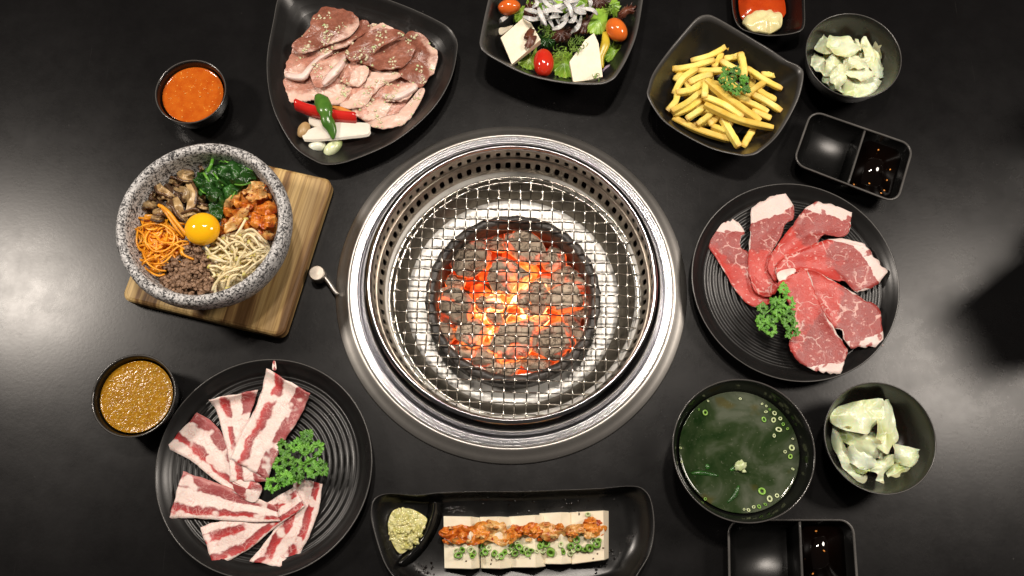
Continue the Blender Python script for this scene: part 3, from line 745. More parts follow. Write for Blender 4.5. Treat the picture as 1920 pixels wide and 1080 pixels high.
for k, (x, y, rx, ry, ht) in enumerate(top):
    px, py = cc((x, y))[0]
    big = rx > 80
    z = -0.046 if big else -0.055
    c = P(px, py, z); sx = S(px, py, z) / 3.178
    ht *= 1.15 - 0.55 * min(1, np.hypot(px - 955, py - 565) / 150)
    g = blob(c, (rx * sx * rng.uniform(1.05, 1.4), ry * sx * rng.uniform(1.0, 1.35), min(rx, ry) * sx * (0.75 if big else 0.8)), 4, 0.34, 1.5, k, rng.uniform(-.7, .7), facet=0.30)
    o = solo('charcoal_lump', heat_attr(g, ht), M['coal'], None, 'charcoal', GRP)
    coals.append((o, px, py))
rank(coals, 'ash grey charcoal lump', 'of the fire', 4)
embers = []
for k in range(34):
    t = k * 2.39996; r = 0.084 * sqrt((k + 0.5) / 34)
    x, y = BC[0] + r * cos(t), BC[1] + r * sin(t)
    z = -0.074 + 0.012 * (1 - r / 0.078)
    hot = max(0.16, 1.2 - (r / 0.078) ** 1.3 * 1.0 + rng.uniform(-.22, .12))
    g = blob((x, y, z), (rng.uniform(.014, .019), rng.uniform(.013, .018), rng.uniform(.010, .015)), 3, 0.25, 1.8, 40 + k, t, facet=0.25)
    hot = hot * 1.25 if r < .04 else hot
    e = solo('ember', heat_attr(g, hot), M['ember'], None, 'ember', 'embers under the charcoal')
    embers.append((e, x, -y))
rank(embers, 'glowing ember beneath the lumps', 'of the fire', 5)

# ------------------------------------------------------------------ crockery
def round_at(px, py, rx, z, n=96):
    c, r = fit_circle(px, py, rx, z); return circle(c, r, n), c, r
def polyline(pts, z, n=120):
    q = by_length(catmull(pts, 300, True), n, True)
    return np.array([P(x, y, z)[:2] for x, y in q])

def sauce_cup(px, py, rx, h, label, sauce_mat, sauce_label, level, name):
    ol, c, R = round_at(px, py, rx, h)
    solo('sauce_cup', vessel(ol, cup_prof(h, 0.66, 0.055, 0.14)), M['gloss'], label, 'sauce cup', 'small black sauce cups', origin=(c[0], c[1], 0))
    z = h * level; r = R * (0.64 + 0.30 * level ** 1.1) - 0.0006
    n = 80; t = np.linspace(0, 2 * pi, n, endpoint=False)
    rs = []
    for f in (1, .975, .94, .8, .6, .4, .2, .02):
        zz = z + (0.0008 if f == 1 else 0.0002 if f == .975 else 0) + np.array([0.0002 * nz(f * 3 * cos(q) * 3, f * 9 * sin(q), 1) for q in t])
        rs.append(np.c_[c[0] + r * f * np.cos(t), c[1] + r * f * np.sin(t), zz])
    base = [np.c_[c[0] + r * .62 * np.cos(t), c[1] + r * .62 * np.sin(t), np.full(n, h * 0.16)]]
    g = rings(rs[::-1] + base)
    o = solo(name, G(g[0], [f[::-1] for f in g[1]]), sauce_mat, sauce_label, 'sauce')
    return c, r, z
c1 = sauce_cup(357, 171.5, 67.5, 0.040, 'glossy black cup full of smooth orange chili sauce', M['hot'], 'smooth orange chili sauce with tiny seeds in a black cup', 0.78, 'chili_sauce')
c2 = sauce_cup(250, 742.5, 80, 0.042, 'glossy black cup holding grainy brown garlic sauce', M['miso'], 'grainy golden brown garlic sauce in a black cup', 0.80, 'garlic_sauce')
def scatter_bits(c, r, z, n, size, seed):
    rr = random.Random(seed); gs = []
    for k in range(n):
        t, q = rr.uniform(0, 2 * pi), r * sqrt(rr.random())
        s = size * rr.uniform(.6, 1.4)
        gs.append(blob((c[0] + q * cos(t), c[1] + q * sin(t), z + s * rr.uniform(-.3, .3)), (s, s * rr.uniform(.6, 1.2), s * .6), 1, 0.3, 1.5, k, t))
    return join(*gs)
solo('garlic_bits', scatter_bits(c2[0], c2[1] * .93, c2[2], 200, 0.0010, 3), M['grains'], 'fine garlic grains floating on the brown sauce', 'garlic grains', kind='stuff')
solo('chili_seeds', scatter_bits(c1[0], c1[1] * .9, c1[2], 34, 0.0009, 4), M['orangepep'], 'pale specks on the orange chili sauce', 'chili seeds', kind='stuff')

def ridged_plate(px, py, rx, h, label):
    ol, c, R = round_at(px, py, rx, h, 144)
    pr = [(0.01, 0, 0, 0), (0.6, 0, 0, 0), (0.62, .001, 0, 0), (0.63, .004, 0, 0), (0.8, .0075, 0, 0), (0.93, h * .62, 0, 0), (0.985, h * .93, 0, 0), (0.996, h - .0006, 0, 0), (0.990, h, 0, 0), (0.982, h - .0004, 0, 0), (0.955, h * .80, 0, 0), (0.90, h * .58, 0, 0), (0.865, h * .50, 0, 0)]
    k = 0
    for i in range(66):
        s = 0.86 - i * 0.0085
        z = 0.0072 + 0.0022 * max(0, (s - 0.5) / 0.36) + 0.00075 * sin(i * 2 * pi / 6.6)
        pr.append((s, z, 0, 0))
    pr += [(0.26, .0070, 0, 0), (0.12, .0068, 0, 0), (0.01, .0068, 0, 0)]
    solo('round_plate', vessel(ol, pr), M['matte'], label, 'plate', 'round black ridged plates', origin=(c[0], c[1], 0))
    return c, R
beef_plate = ridged_plate(1492, 530, 196, 0.022, 'round black ridged plate carrying the fan of marbled beef')
belly_plate = ridged_plate(494, 880, 205, 0.022, 'round black ridged plate carrying the pork belly strips')

BOWLS = []                     # (centre, outline, inner wall: scale -> height) so that food is kept inside
def round_bowl(px, py, rx, h, label, foot=0.5, mat='bowl', name='round_bowl', group=None):
    ol, c, R = round_at(px, py, rx, h, 120)
    solo(name, vessel(ol, cup_prof(h, foot, 0.028, 0.10)), M[mat], label, 'bowl', group, origin=(c[0], c[1], 0))
    BOWLS.append((np.asarray(c[:2]), np.asarray(ol), [0, foot * .8, foot + (1 - foot) * .2, foot + (1 - foot) * .6, .92, .965], [h * .10, h * .115, h * .24, h * .5, h * .84, h]))
    return c, R
cab1 = round_bowl(1601, 104, 90.5, 0.052, 'black bowl of torn cabbage beside the french fries', 0.5, group='black cabbage bowls')
cab2 = round_bowl(1651, 822, 106, 0.052, 'black bowl of torn cabbage beside the green soup', 0.5, group='black cabbage bowls')
soup = round_bowl(1395, 846, 135, 0.062, 'wide black bowl filled with seaweed soup', 0.55, 'gloss', 'soup_bowl')

# triangular plate with the marinated pork
tri = polyline([(512, 35), (499, 118), (510, 200), (548, 272), (590, 303), (618, 310), (662, 301), (740, 266), (806, 212), (845, 152), (859, 92), (855, 68), (836, 46), (770, 14), (690, -14), (600, -34), (545, -30), (522, -8)], 0.030)
solo('triangular_plate', vessel(tri, [(0.01, 0, 0, 0), (0.58, 0, 0, .3), (0.60, .002, 0, .3), (0.8, .010, 0, .1), (0.975, .027, 0, 0), (0.995, .0296, 0, 0), (0.992, .0302, 0, 0), (0.984, .0298, 0, 0), (0.955, .0265, 0, 0), (0.86, .0155, 0, .05), (0.76, .0075, 0, .15), (0.68, .0055, 0, .25), (0.4, .005, 0, .3), (0.01, .005, 0, .3)]), M['matte'], 'rounded triangular black plate piled with marinated pork', 'plate')

# square bowls with raised corners
def corner_lift(ol, corners, z, amt, width=0.035):
    cs = [P(x, y, z)[:2] for x, y in corners]
    return np.array([amt * max(math.exp(-((q - c) @ (q - c)) / width ** 2) for c in cs) for q in ol])
def square_bowl(pts, corners, h, lift, label, name='square_bowl', mat='matte', foot=0.5, edge=0.03):
    ol = polyline(pts, h, 160)
    lf = corner_lift(ol, corners, h, lift)
    pr = [(0.01, 0, 0, .3), (foot * .98, 0, 0, .3), (foot, .0015, 0, .3), (foot + .02, .006, 0, .25), (foot + .2, h * .28, .1, .15), (0.88, h * .68, .6, .03), (0.975, h * .95, 1, 0), (0.994, h - .0008, 1, 0), (0.992, h, 1, 0), (1 - edge, h - .0004, 1, 0), (0.93, h * .86, .9, 0), (0.80, h * .50, .45, .06), (foot + .16, h * .24, .1, .15), (foot + .05, h * .15, 0, .25), (foot * .8, h * .12, 0, .3), (0.01, h * .12, 0, .3)]
    solo(name, vessel(ol, pr, lf), M[mat], label, 'bowl', 'square black bowls')
    BOWLS.append((ol.mean(axis=0), ol, [0, foot * .8, foot + .05, foot + .16, .80, .93, 1 - edge], [h * .12, h * .12, h * .15, h * .24, h * .5, h * .86, h]))
fz = 0.042
square_bowl([(1306, 37), (1322, 32), (1340, 36), (1390, 60), (1439, 89), (1474, 116), (1497, 129), (1505, 146), (1495, 192), (1461, 252), (1424, 288), (1402, 297), (1380, 295), (1328, 278), (1254, 237), (1226, 210), (1211, 183), (1213, 168), (1224, 137), (1254, 93), (1290, 52)], [(1318, 33), (1502, 135), (1405, 297), (1211, 180)], fz, 0.006, 'square black bowl with upturned corners holding french fries')
sz = 0.055
square_bowl([(900, 72), (899, 90), (908, 103), (930, 116), (992, 143), (1064, 158), (1122, 163), (1144, 157), (1158, 144), (1178, 108), (1196, 60), (1208, -10), (1214, -60), (1206, -78), (1180, -92), (1120, -118), (1050, -136), (985, -146), (962, -143), (950, -130), (930, -60), (912, 10)], [(899, 92), (1143, 160), (1212, -72), (960, -145)], sz, 0.005, 'square black bowl full of tofu salad')
square_bowl([(1371, 0), (1374, 30), (1382, 50), (1398, 61), (1436, 68), (1476, 67), (1500, 61), (1508, 48), (1509, 10), (1508, -50), (1500, -75), (1470, -84), (1410, -84), (1380, -74), (1370, -50)], [(1374, 60), (1506, 64), (1505, -80), (1374, -80)], 0.030, 0.003, 'small square dish of ketchup and mayonnaise', 'dip_dish', 'dishes', 0.55)

# two-compartment soy dishes: outer tray with a dividing wall
def soy_dish(corner_px, div, zt, label, soylabel):
    """corner_px: rim corners in order (near the dry side first); built as one tray with two wells"""
    A, B, C, D = [P(x, y, zt)[:2] for x, y in corner_px]
    bil = lambda s, t: (A * (1 - s) + B * s) * (1 - t) + (D * (1 - s) + C * s) * t
    def rr(s0, s1, t0, t1, r, z, k=9):
        # rounded rectangle in dish space; r in metres
        w, h = np.linalg.norm(B - A), np.linalg.norm(D - A)
        rs_, rt_ = r / w, r / h; out = []
        for cx, cy, a0 in ((s1 - rs_, t0 + rt_, -pi / 2), (s1 - rs_, t1 - rt_, 0), (s0 + rs_, t1 - rt_, pi / 2), (s0 + rs_, t0 + rt_, pi)):
            for i in range(k):
                q = a0 + pi / 2 * i / (k - 1)
                p = bil(cx + rs_ * cos(q), cy + rt_ * sin(q)); out.append((p[0], p[1], z))
        return np.array(out)
    m = 0.018
    root = empty('soy_dish', (*(A + C) / 2, 0), label, 'dish', 'divided soy dishes')
    outer = [rr(.14, .86, .16, .84, .010, .0), rr(.10, .90, .12, .88, .012, .001), rr(.02, .98, .03, .97, .014, zt * .75), rr(0, 1, 0, 1, .015, zt - .001), rr(.004, .996, .006, .994, .0145, zt)]
    inner_top = rr(.018, .982, .026, .974, .013, zt - .0003)
    g = rings(outer + [inner_top, rr(.021, .979, .029, .971, .0128, zt * .93), rr(.03, .97, .04, .96, .012, zt * .72), rr(.10, .90, .13, .87, .010, .0035)])
    nr = len(outer[0]); at = [0] * (3 * nr) + [.7] * nr + [1] * nr + [1] * nr + [0] * nr * 3  # edge highlight of the tray, painted as paler rim colour
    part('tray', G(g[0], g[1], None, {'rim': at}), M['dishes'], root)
    # dividing wall: a tapered ridge across
    rs = []
    for f in np.linspace(0.035, 0.965, 12):
        row = []
        dip = 0.0
        for off, z in ((-.060, .0036), (-.026, zt * .5), (-.012, zt - .0035), (-.006, zt - .0022), (.006, zt - .0022), (.012, zt - .0035), (.026, zt * .5), (.060, .0036)):
            p = bil(div + off, f); row.append((p[0], p[1], z))
        rs.append(np.array(row))
    gd = rings(rs)
    part('divider', G(gd[0], gd[1], None, {'rim': [0, 0, 0, .8, .8, 0, 0, 0] * 12}), M['dishes'], root)  # highlight painted along the top of the ridge
    well = rings([rr(div + .035, .945, .075, .925, .010, zt * .52), rr(div + .05, .92, .10, .90, .010, .0042)])
    solo('soy_sauce', G(well[0], [f[::-1] for f in well[1]]), M['soy'], soylabel, 'soy sauce')
    return bil, div
soy_dish([(1521, 204), (1716, 271), (1684, 383), (1485, 306)], 0.535, 0.028, 'divided glossy black dish with soy sauce below the cabbage bowl', 'dark soy sauce in the divided dish below the cabbage bowl')
soy_dish([(1364, 973), (1602, 973), (1612, 1110), (1366, 1110)], 0.575, 0.028, 'divided glossy black dish cut off at the bottom, under the soup bowl', 'dark soy sauce in the dish under the soup bowl')
sesame = []
for bx, by in [(1669, 318), (1663, 338), (1601, 346), (1658, 357), (1652, 362), (1630, 344), (1647, 281), (1530, 996), (1503, 1049), (1545, 1033), (1524, 1076)]:
    c = P(bx, by, 0.0152)
    o = solo('chili_flake', blob(c, (.0014, .001, .0005), 1, .3, 1.5, int(bx), bx), M['orangepep'], None, 'chili flake', 'flakes floating on soy sauce')
    sesame.append((o, bx, by))
for o, x, y in sesame: pass
rank(sesame[:7], 'orange flake on the soy sauce under the cabbage bowl', '', 1)
rank(sesame[7:], 'orange flake on the soy sauce under the soup bowl', '', 1)

# long wavy platter with tofu
tz = 0.026
plat = polyline([(697, 985), (695, 950), (704, 932), (728, 925), (780, 928), (830, 923), (900, 921), (980, 921), (1060, 918), (1130, 915), (1180, 911), (1206, 916), (1222, 938), (1228, 985), (1222, 1030), (1204, 1065), (1178, 1092), (1100, 1106), (960, 1112), (820, 1110), (760, 1098), (722, 1060)], tz, 200)
wav = np.array([0.0018 * sin(q[0] * 60 + 1) for q in plat])
platter = solo('wavy_platter', vessel(plat, [(0.01, 0, 0, 0), (0.80, 0, 0, 0), (0.83, .002, 0, 0), (0.95, .016, .6, 0), (0.992, .0245, 1, 0), (0.998, .0256, 1, 0), (0.996, .0262, 1, 0), (0.988, .0258, 1, 0), (0.95, .0185, .7, 0), (0.88, .008, .2, 0), (0.80, .0055, 0, 0), (0.4, .005, 0, 0), (0.01, .005, 0, 0)], wav), M['dishes'], 'long glossy black platter with wavy rim holding kimchi tofu', 'platter')
ct = Crop(670, 880, 3.254)
dv = ct((472, 200), (468, 260), (440, 350), (390, 440), (320, 520), (255, 575))
q = world_path(dv, [.022, .018, .0155, .0145, .016, .021], 24)
wall = []
for i, p in enumerate(q):
    T = q[min(i + 1, len(q) - 1)] - q[max(i - 1, 0)]; s = np.array([T[1], -T[0], 0]); s /= np.linalg.norm(s)
    top = p[2]
    wall.append(np.array([p + s * d + np.array([0, 0, z - p[2]]) for d, z in ((-.0085, .0048), (-.0035, top * .6), (-.0012, top - .0006), (0, top), (.0012, top - .0006), (.0035, top * .6), (.0085, .0048))]))
part('divider', rings(wall), M['gloss'], platter)

# granite bowl on its wooden board
bz = 0.020
bc = [np.array(P(x, y, bz)[:2]) for x, y in ((620, 336), (533, 633), (238, 563), (322, 268))]
cx = sum(bc) / 4
ey = ((bc[0] + bc[3]) - (bc[1] + bc[2])) / 2; ex = ((bc[0] + bc[1]) - (bc[2] + bc[3])) / 2
wx, wy = np.linalg.norm(ex), np.linalg.norm(ey); th = math.atan2(ex[1], ex[0])
def rrect(w, h, r, z, k=8):
    out = []
    for sx, sy, a0 in ((1, -1, -pi / 2), (1, 1, 0), (-1, 1, pi / 2), (-1, -1, pi)):
        for i in range(k):
            t = a0 + pi / 2 * i / (k - 1)
            out.append((sx * (w / 2 - r) + r * cos(t), sy * (h / 2 - r) + r * sin(t), z))
    return np.array(out)
def nick(R):
    for p in R:
        p[:2] *= 1 + 0.004 * nz(p[0] * 60, p[1] * 60, 3)
    return R
bd = rings([nick(rrect(wx - .004, wy - .004, .008, .002)), nick(rrect(wx, wy, .010, .0045)), nick(rrect(wx, wy, .010, .0165)), nick(rrect(wx - .003, wy - .003, .0095, .0188)), nick(rrect(wx - .008, wy - .008, .009, bz))])
o = link('wooden_board', make_mesh('wooden_board', bd[0], bd[1], M['wood'], smooth=False))
o.location = (cx[0], cx[1], 0); o.rotation_euler = (0, 0, th)
tag(o, 'square pine board with dark grain under the granite bowl', 'board')
hz = 0.098
ol, SC, SR = round_at(376, 418, 165, hz, 128)
zf0 = hz - 0.030
pr = [(r, z) for r, z in [(.02, bz + .0005), (.60, bz + .0005), (.66, bz + .004), (.80, bz + .018), (.93, bz + .038), (.99, bz + .056), (1.0, hz - .012), (.985, hz - .004), (.955, hz - .0006), (.92, hz), (.885, hz - .0012), (.862, hz - .006), (.85, hz - .014), (.83, hz - .024), (.79, zf0 - .004), (.70, zf0 - .008), (.02, zf0 - .010)]]
rs = []
for r, z in pr:
    t = np.linspace(0, 2 * pi, 128, endpoint=False)
    rr_ = SR * r * (1 + 0.006 * np.array([nz(2 * cos(q), 2 * sin(q), 4) for q in t]))
    rs.append(np.c_[SC[0] + rr_ * np.cos(t), SC[1] + rr_ * np.sin(t), np.full(128, z)])
solo('stone_bowl', rings(rs), M['stone'], 'thick speckled granite bowl of mixed rice toppings', 'bowl', origin=(SC[0], SC[1], bz))

# ------------------------------------------------------------------ beef fan
cb = Crop(1260, 320, 2.571)
BG = 'marbled beef slices fanned on the plate'
def beef(L, R, z0, label, end, seed, lift=0.006, nu=14, nv=34, low=0.0, side=0):
    # v: 0 at the middle of the fan, 1 at the fatty outer end
    zf = lambda u, v: lift * (1 - v) ** 1.5 + 0.0018 * nz(u * 2.5 + seed, v * 4, 1) + 0.0026 * abs(2 * u - 1) ** 3 * (0.5 + nz(v * 3 + seed, u * 2, 7)) + low
    def fat(u, v):
        f = max(0, min(1, 0.5 + (v - end) * 7))
        if side: f = max(f, max(0, min(1, 0.5 + ((u if side > 0 else 1 - u) - (1.10 - 0.35 * max(0, v - .3))) * 6)))
        f = max(f, .27 + (abs(2 * u - 1) - .86) * 1.6)
        return f
    return solo('beef_slice', sheet(cb(*L), cb(*R), z0, 0.0016, nu, nv, zf, 0.042, seed, attr=fat), M['beef'], label, 'beef slice', BG)
beef([(470, 640), (410, 660), (345, 625), (290, 550), (235, 460), (200, 395), (180, 360), (205, 275), (228, 210)], [(480, 560), (430, 540), (385, 500), (365, 450), (368, 398), (335, 372), (332, 320), (352, 300), (318, 244)], 0.0105, 'marbled beef slice at the left end of the fan, narrow with curled fat end', 0.85, 1, .004, side=0)
beef([(470, 610), (405, 590), (375, 510), (366, 420), (372, 340), (380, 260), (382, 180)], [(540, 560), (520, 540), (480, 470), (478, 400), (520, 330), (550, 255), (592, 225), (575, 150), (540, 88)], 0.0128, 'upright marbled beef slice pointing at the soy dish, second from the left', 0.82, 2, .005, side=0)
beef([(500, 535), (460, 470), (480, 400), (530, 330), (590, 250), (640, 185), (690, 152)], [(560, 470), (560, 430), (620, 388), (700, 350), (712, 320), (750, 305), (810, 320), (858, 295), (872, 175)], 0.0150, 'marbled beef slice with broad pale fat tip at the upper right of the fan', 0.86, 3, .006)
beef([(520, 540), (500, 480), (540, 420), (640, 375), (740, 335), (810, 328), (890, 340), (930, 356)], [(620, 520), (640, 480), (720, 500), (800, 535), (835, 532), (870, 570), (905, 584), (985, 550), (1040, 490)], 0.0172, 'wide marbled beef slice rimmed with white fat at the right of the fan', 0.87, 4, .006, side=-1)
beef([(600, 540), (640, 580), (690, 630), (740, 700), (775, 752), (815, 770), (830, 815), (866, 856)], [(620, 470), (690, 478), (760, 520), (860, 580), (940, 630), (968, 632), (1005, 690), (1018, 845)], 0.0190, 'marbled beef slice stretching toward the lower right with squared fat end', 0.90, 5, .006)
beef([(510, 545), (560, 640), (590, 720), (575, 790), (565, 835), (595, 900), (640, 940), (700, 970)], [(600, 485), (650, 480), (690, 580), (730, 680), (780, 760), (830, 840), (848, 880), (810, 980)], 0.0215, 'front marbled beef slice, bright red, lying over the others beside parsley', 0.90, 6, .007)
solo('fat_scrap', slab(cb((510, 490), (585, 470), (592, 495), (525, 535)), 0.0275, .0015, .001, .001, 60, seed=3, N=24), M['porkfat'], 'small folded white fat flap in the middle of the beef fan', 'fat scrap')

# ------------------------------------------------------------------ pork belly
cp = Crop(150, 640, 2.454)
PG = 'pork belly strips on the plate'
def belly(L, R, z0, label, mat_, seed, curl=0.0, low=0.0, lift=0.004, tip=0.004):
    zf = lambda u, v: lift * v ** 1.5 + 0.0015 * nz(u * 2 + seed, v * 4, 1) + curl * max(0, .18 - v) ** 1 * 20 * .3 + tip * max(0, 0.10 - v) * 10
    return solo('pork_belly_slice', sheet(cp(*L), cp(*R), z0, 0.0019, 14, 34, zf, 0.022, seed), M[mat_], label, 'pork belly slice', PG)
# v runs from the outer end to the middle of the fan; L is the pale side of the streaks
belly([(1115, 655), (1100, 760), (1062, 880), (1015, 975), (995, 1055)][::-1], [(985, 625), (975, 700), (930, 800), (870, 900), (820, 965), (778, 1010)][::-1], 0.0100, 'pork belly strip hanging toward the bottom of the plate, beneath its neighbour', 'bacon2', 1)
belly([(615, 1038), (700, 1002), (800, 938), (900, 855), (1032, 760)], [(553, 855), (600, 838), (680, 820), (780, 790), (880, 730), (985, 668)], 0.0118, 'pork belly strip slanting up beside the horizontal one', 'bacon2', 2)
belly([(410, 812), (550, 816), (700, 826), (800, 832), (918, 828)], [(474, 595), (530, 618), (600, 640), (700, 678), (800, 715), (905, 760)], 0.0132, 'horizontal pork belly strip with broad white fat, left side of the plate', 'bacon', 3)
belly([(393, 490), (500, 542), (600, 622), (700, 690), (795, 742)], [(540, 326), (600, 366), (645, 410), (690, 500), (760, 620), (835, 690)], 0.0118, 'diagonal pork belly strip pointing at the brown sauce cup', 'bacon', 4, tip=.004)
belly([(590, 268), (628, 320), (655, 420), (680, 520), (690, 645)], [(818, 222), (800, 290), (780, 360), (800, 480), (860, 645)], 0.0145, 'pork belly strip with curled top behind the tall one', 'bacon', 5, tip=.008)
belly([(858, 125), (838, 215), (800, 318), (742, 420), (688, 540)], [(1058, 238), (1010, 350), (950, 440), (910, 520), (862, 635)], 0.0165, 'tallest pork belly strip, uppermost, reaching the top rim of the plate', 'bacon', 6, tip=.008)
solo('fat_scrap', slab(cp((705, 640), (760, 620), (830, 660), (835, 690), (800, 742), (720, 700)), 0.0170, .0018, .001, .0015, 60, seed=5, N=24), M['bacon'], 'small fatty pork end where the strips meet', 'fat scrap')
solo('fat_scrap', slab(cp((885, 128), (888, 92), (898, 92), (902, 130)), 0.0250, .0015, .000, .001, 60, seed=5, N=16), M['bacon'], 'thin pork tip standing above the tallest strip', 'fat scrap')

# ------------------------------------------------------------------ parsley sprigs
def leaflet(c, size, az, tilt, seed):
    """one curled parsley leaflet: lobes with toothed edge, cupped"""
    rr = random.Random(seed); V, F = [c], []
    n = 22; L = []
    for i in range(n + 1):
        t = -2.25 + 4.5 * i / n
        lobe = 0.46 + 0.54 * abs(cos(t * 2.1)) ** 0.8
        r = size * lobe * (1.0 if i % 2 == 0 else 0.80) * rr.uniform(.9, 1.1)
        L.append((r, t))
    for f in (0.5, 1.0):
        for k, (r, t) in enumerate(L):
            x, y = r * f * cos(t), r * f * sin(t)
            z = size * (0.20 * sin(k * 1.45 + seed) * f * f * .7 - 0.10 * f * f + .06 * f)
            X, Z = x * cos(tilt) - z * sin(tilt), x * sin(tilt) + z * cos(tilt)
            V.append((c[0] + X * cos(az) - y * sin(az), c[1] + X * sin(az) + y * cos(az), c[2] + Z))
    m = n + 1
    for k in range(n):
        F.append((0, 1 + k, 2 + k)); F.append((1 + k, 1 + m + k, 2 + m + k, 2 + k))
    return G(V, F)
def parsley(leaves, stems, z, size, label, mat_, seed):
    rr = random.Random(seed)
    pts = [P(x, y, z) for x, y in leaves]
    c = np.mean(pts, axis=0)
    root = empty('parsley_sprig', (c[0], c[1], z - .004), label, 'parsley', 'parsley sprigs')
    for k, p in enumerate(pts):
        az = math.atan2(p[1] - c[1], p[0] - c[0])
        gs = []
        for j in range(7):
            a2 = az + (j - 3) * 0.85 + rr.uniform(-.3, .3)
            off = size * rr.uniform(.15, .85)
            gs.append(leaflet((p[0] + off * cos(a2), p[1] + off * sin(a2), z + rr.uniform(-.002, .007)), size * rr.uniform(.62, .95), a2, rr.uniform(-.25, .35), seed * 50 + k * 7 + j))
        o = part('leaf', join(*gs), M[mat_], root)
    for s in stems:
        w = world_path(s, [z - .002, z + .001, z], 8)
        part('stem', tube(w, [.0009] * 9, 6), M['spinstem'], root)
parsley(cb((535, 575), (555, 640), (500, 640), (440, 665), (425, 720), (480, 720), (470, 765), (560, 740), (575, 785), (510, 690), (560, 700), (440, 750)), [cb((520, 600), (510, 680), (560, 780)), cb((500, 650), (450, 690), (410, 720))], 0.034, 0.0060, 'bright parsley sprig beside the front beef slice', 'parsley', 2)
parsley(cp((1050, 440), (1090, 500), (1110, 580), (1040, 500), (1000, 480), (940, 490), (960, 550), (1000, 570), (1060, 570), (930, 620), (890, 660), (960, 630), (1000, 610), (1080, 600), (920, 560)), [cp((1060, 460), (1000, 560), (880, 690)), cp((1110, 520), (1050, 550), (970, 600))], 0.030, 0.0066, 'large parsley sprig beside the pork belly strips', 'parsley', 3)

# ------------------------------------------------------------------ fries
cf = Crop(1180, 0, 2.7)
FG = 'french fries in the square bowl'
fr = []
def fry(a_, b_, zc, bend=0.0, w=11.0, seed=0, dz=0.0):
    (x0, y0), (x1, y1) = cf(a_, b_)
    mx, my = (x0 + x1) / 2 - bend * (y1 - y0), (y0 + y1) / 2 + bend * (x1 - x0)
    path = world_path([(x0, y0), (mx, my), (x1, y1)], [zc - dz, zc + .001, zc + dz], 10)
    rr = random.Random(seed)
    r = w * U / 2 * 1.32
    rad = np.array([r * k * rr.uniform(.94, 1.06) for k in (.80, .95, 1, 1.02, 1, .98, 1, 1.02, .99, .95, .78)])
    roll = rr.uniform(-.5, .5)
    g = tube(path, rad, 8, 1.0, (sin(roll), 0, cos(roll)), square=True)
    tipv = [t for t in (1, .45, .1, 0, 0, 0, 0, 0, .1, .45, 1) for _ in range(8)]
    o = solo('french_fry', G(g[0], g[1], None, {'tip': tipv}), M['fryend' if rr.random() < .16 else 'fry'], None, 'french fry', FG, smooth=False)
    fr.append((o, (x0 + x1) / 2, (y0 + y1) / 2))
base = 0.0095
rr = random.Random(11)
for k in range(30):          # the ones lying under the heap
    t = k * 2.4; q = 105 * sqrt((k + .5) / 30)
    x, y = 460 + q * cos(t) * 1.6, 510 + q * sin(t) * 1.1
    an = rr.uniform(0, pi); l = rr.uniform(60, 95)
    fry((x - l * cos(an), y - l * sin(an)), (x + l * cos(an), y + l * sin(an)), base + rr.uniform(0, .007), rr.uniform(-.1, .1), 11, 100 + k)
F1 = [((310, 310), (495, 235), 1, .06), ((215, 355), (430, 305), 2, .03), ((225, 480), (345, 348), 2, -.12), ((190, 565), (245, 450), 2, .14), ((345, 360), (492, 358), 2, .0), ((425, 345), (468, 275), 1, .02), ((480, 300), (562, 288), 1, .0), ((462, 308), (600, 372), 2, .05), ((560, 268), (580, 395), 3, -.05), ((595, 345), (772, 452), 3, .03), ((665, 378), (768, 390), 2, 0), ((685, 418), (590, 492), 3, .05), ((650, 458), (738, 508), 2, .02), ((622, 478), (770, 565), 3, -.03), ((388, 405), (662, 615), 5, .02), ((238, 472), (385, 415), 3, .08), ((213, 565), (372, 455), 3, .05), ((218, 582), (362, 508), 2, .06), ((368, 488), (575, 595), 4, -.05), ((555, 502), (702, 568), 3, -.03), ((380, 530), (728, 648), 5, .05), ((288, 604), (382, 543), 3, .0), ((343, 632), (432, 565), 3, .0), ((220, 600), (512, 710), 1, .03), ((468, 598), (555, 745), 3, .0), ((572, 745), (632, 645), 2, .0), ((418, 640), (520, 680), 2, .0), ((402, 632), (450, 590), 2, .0), ((620, 562), (716, 602), 3, .0), ((385, 405), (380, 500), 4, .0), ((225, 400), (335, 358), 1, .04), ((450, 480), (560, 535), 3, .0), ((500, 440), (610, 515), 3, .1), ((300, 420), (420, 380), 2, -.05), ((230, 415), (262, 375), 1, 0)]
for k, (p, q, lv, bd_) in enumerate(F1):
    fry(p, q, base + .0035 + lv * .0042, bd_, rr.uniform(10.2, 12.5), k, rr.uniform(-.002, .002))
rank(fr, 'golden french fry', 'of the fry heap', 6)
parsley(cf((490, 370), (540, 360), (470, 410), (520, 400), (575, 410), (500, 440), (560, 450), (590, 460), (530, 470)), [cf((480, 360), (530, 420), (590, 465))], 0.041, 0.0052, 'dark green parsley sprig on top of the french fries', 'parsley_dark', 4)

# ------------------------------------------------------------------ ketchup and mayonnaise
kd = Crop(1180, 0, 2.7)
solo('ketchup', slab(kd((560, 70), (555, -20), (600, -80), (700, -85), (770, -40), (792, 40), (785, 80), (740, 105), (640, 105), (580, 100)), 0.011, .006, .006, .0025, 120, seed=2, levels=(1, .99, .95, .85, .7, .5, .3, .1)), M['ketchup'], 'orange red ketchup puddle behind the mayonnaise', 'ketchup')
solo('mayonnaise', slab(kd((575, 115), (600, 75), (680, 45), (760, 60), (775, 105), (760, 145), (700, 165), (620, 155)), 0.014, .008, .007, .0050, 120, seed=6, levels=(1, .99, .95, .85, .7, .5, .3, .1)), M['mayo'], 'creamy swirl of mayonnaise against red ketchup', 'mayonnaise')

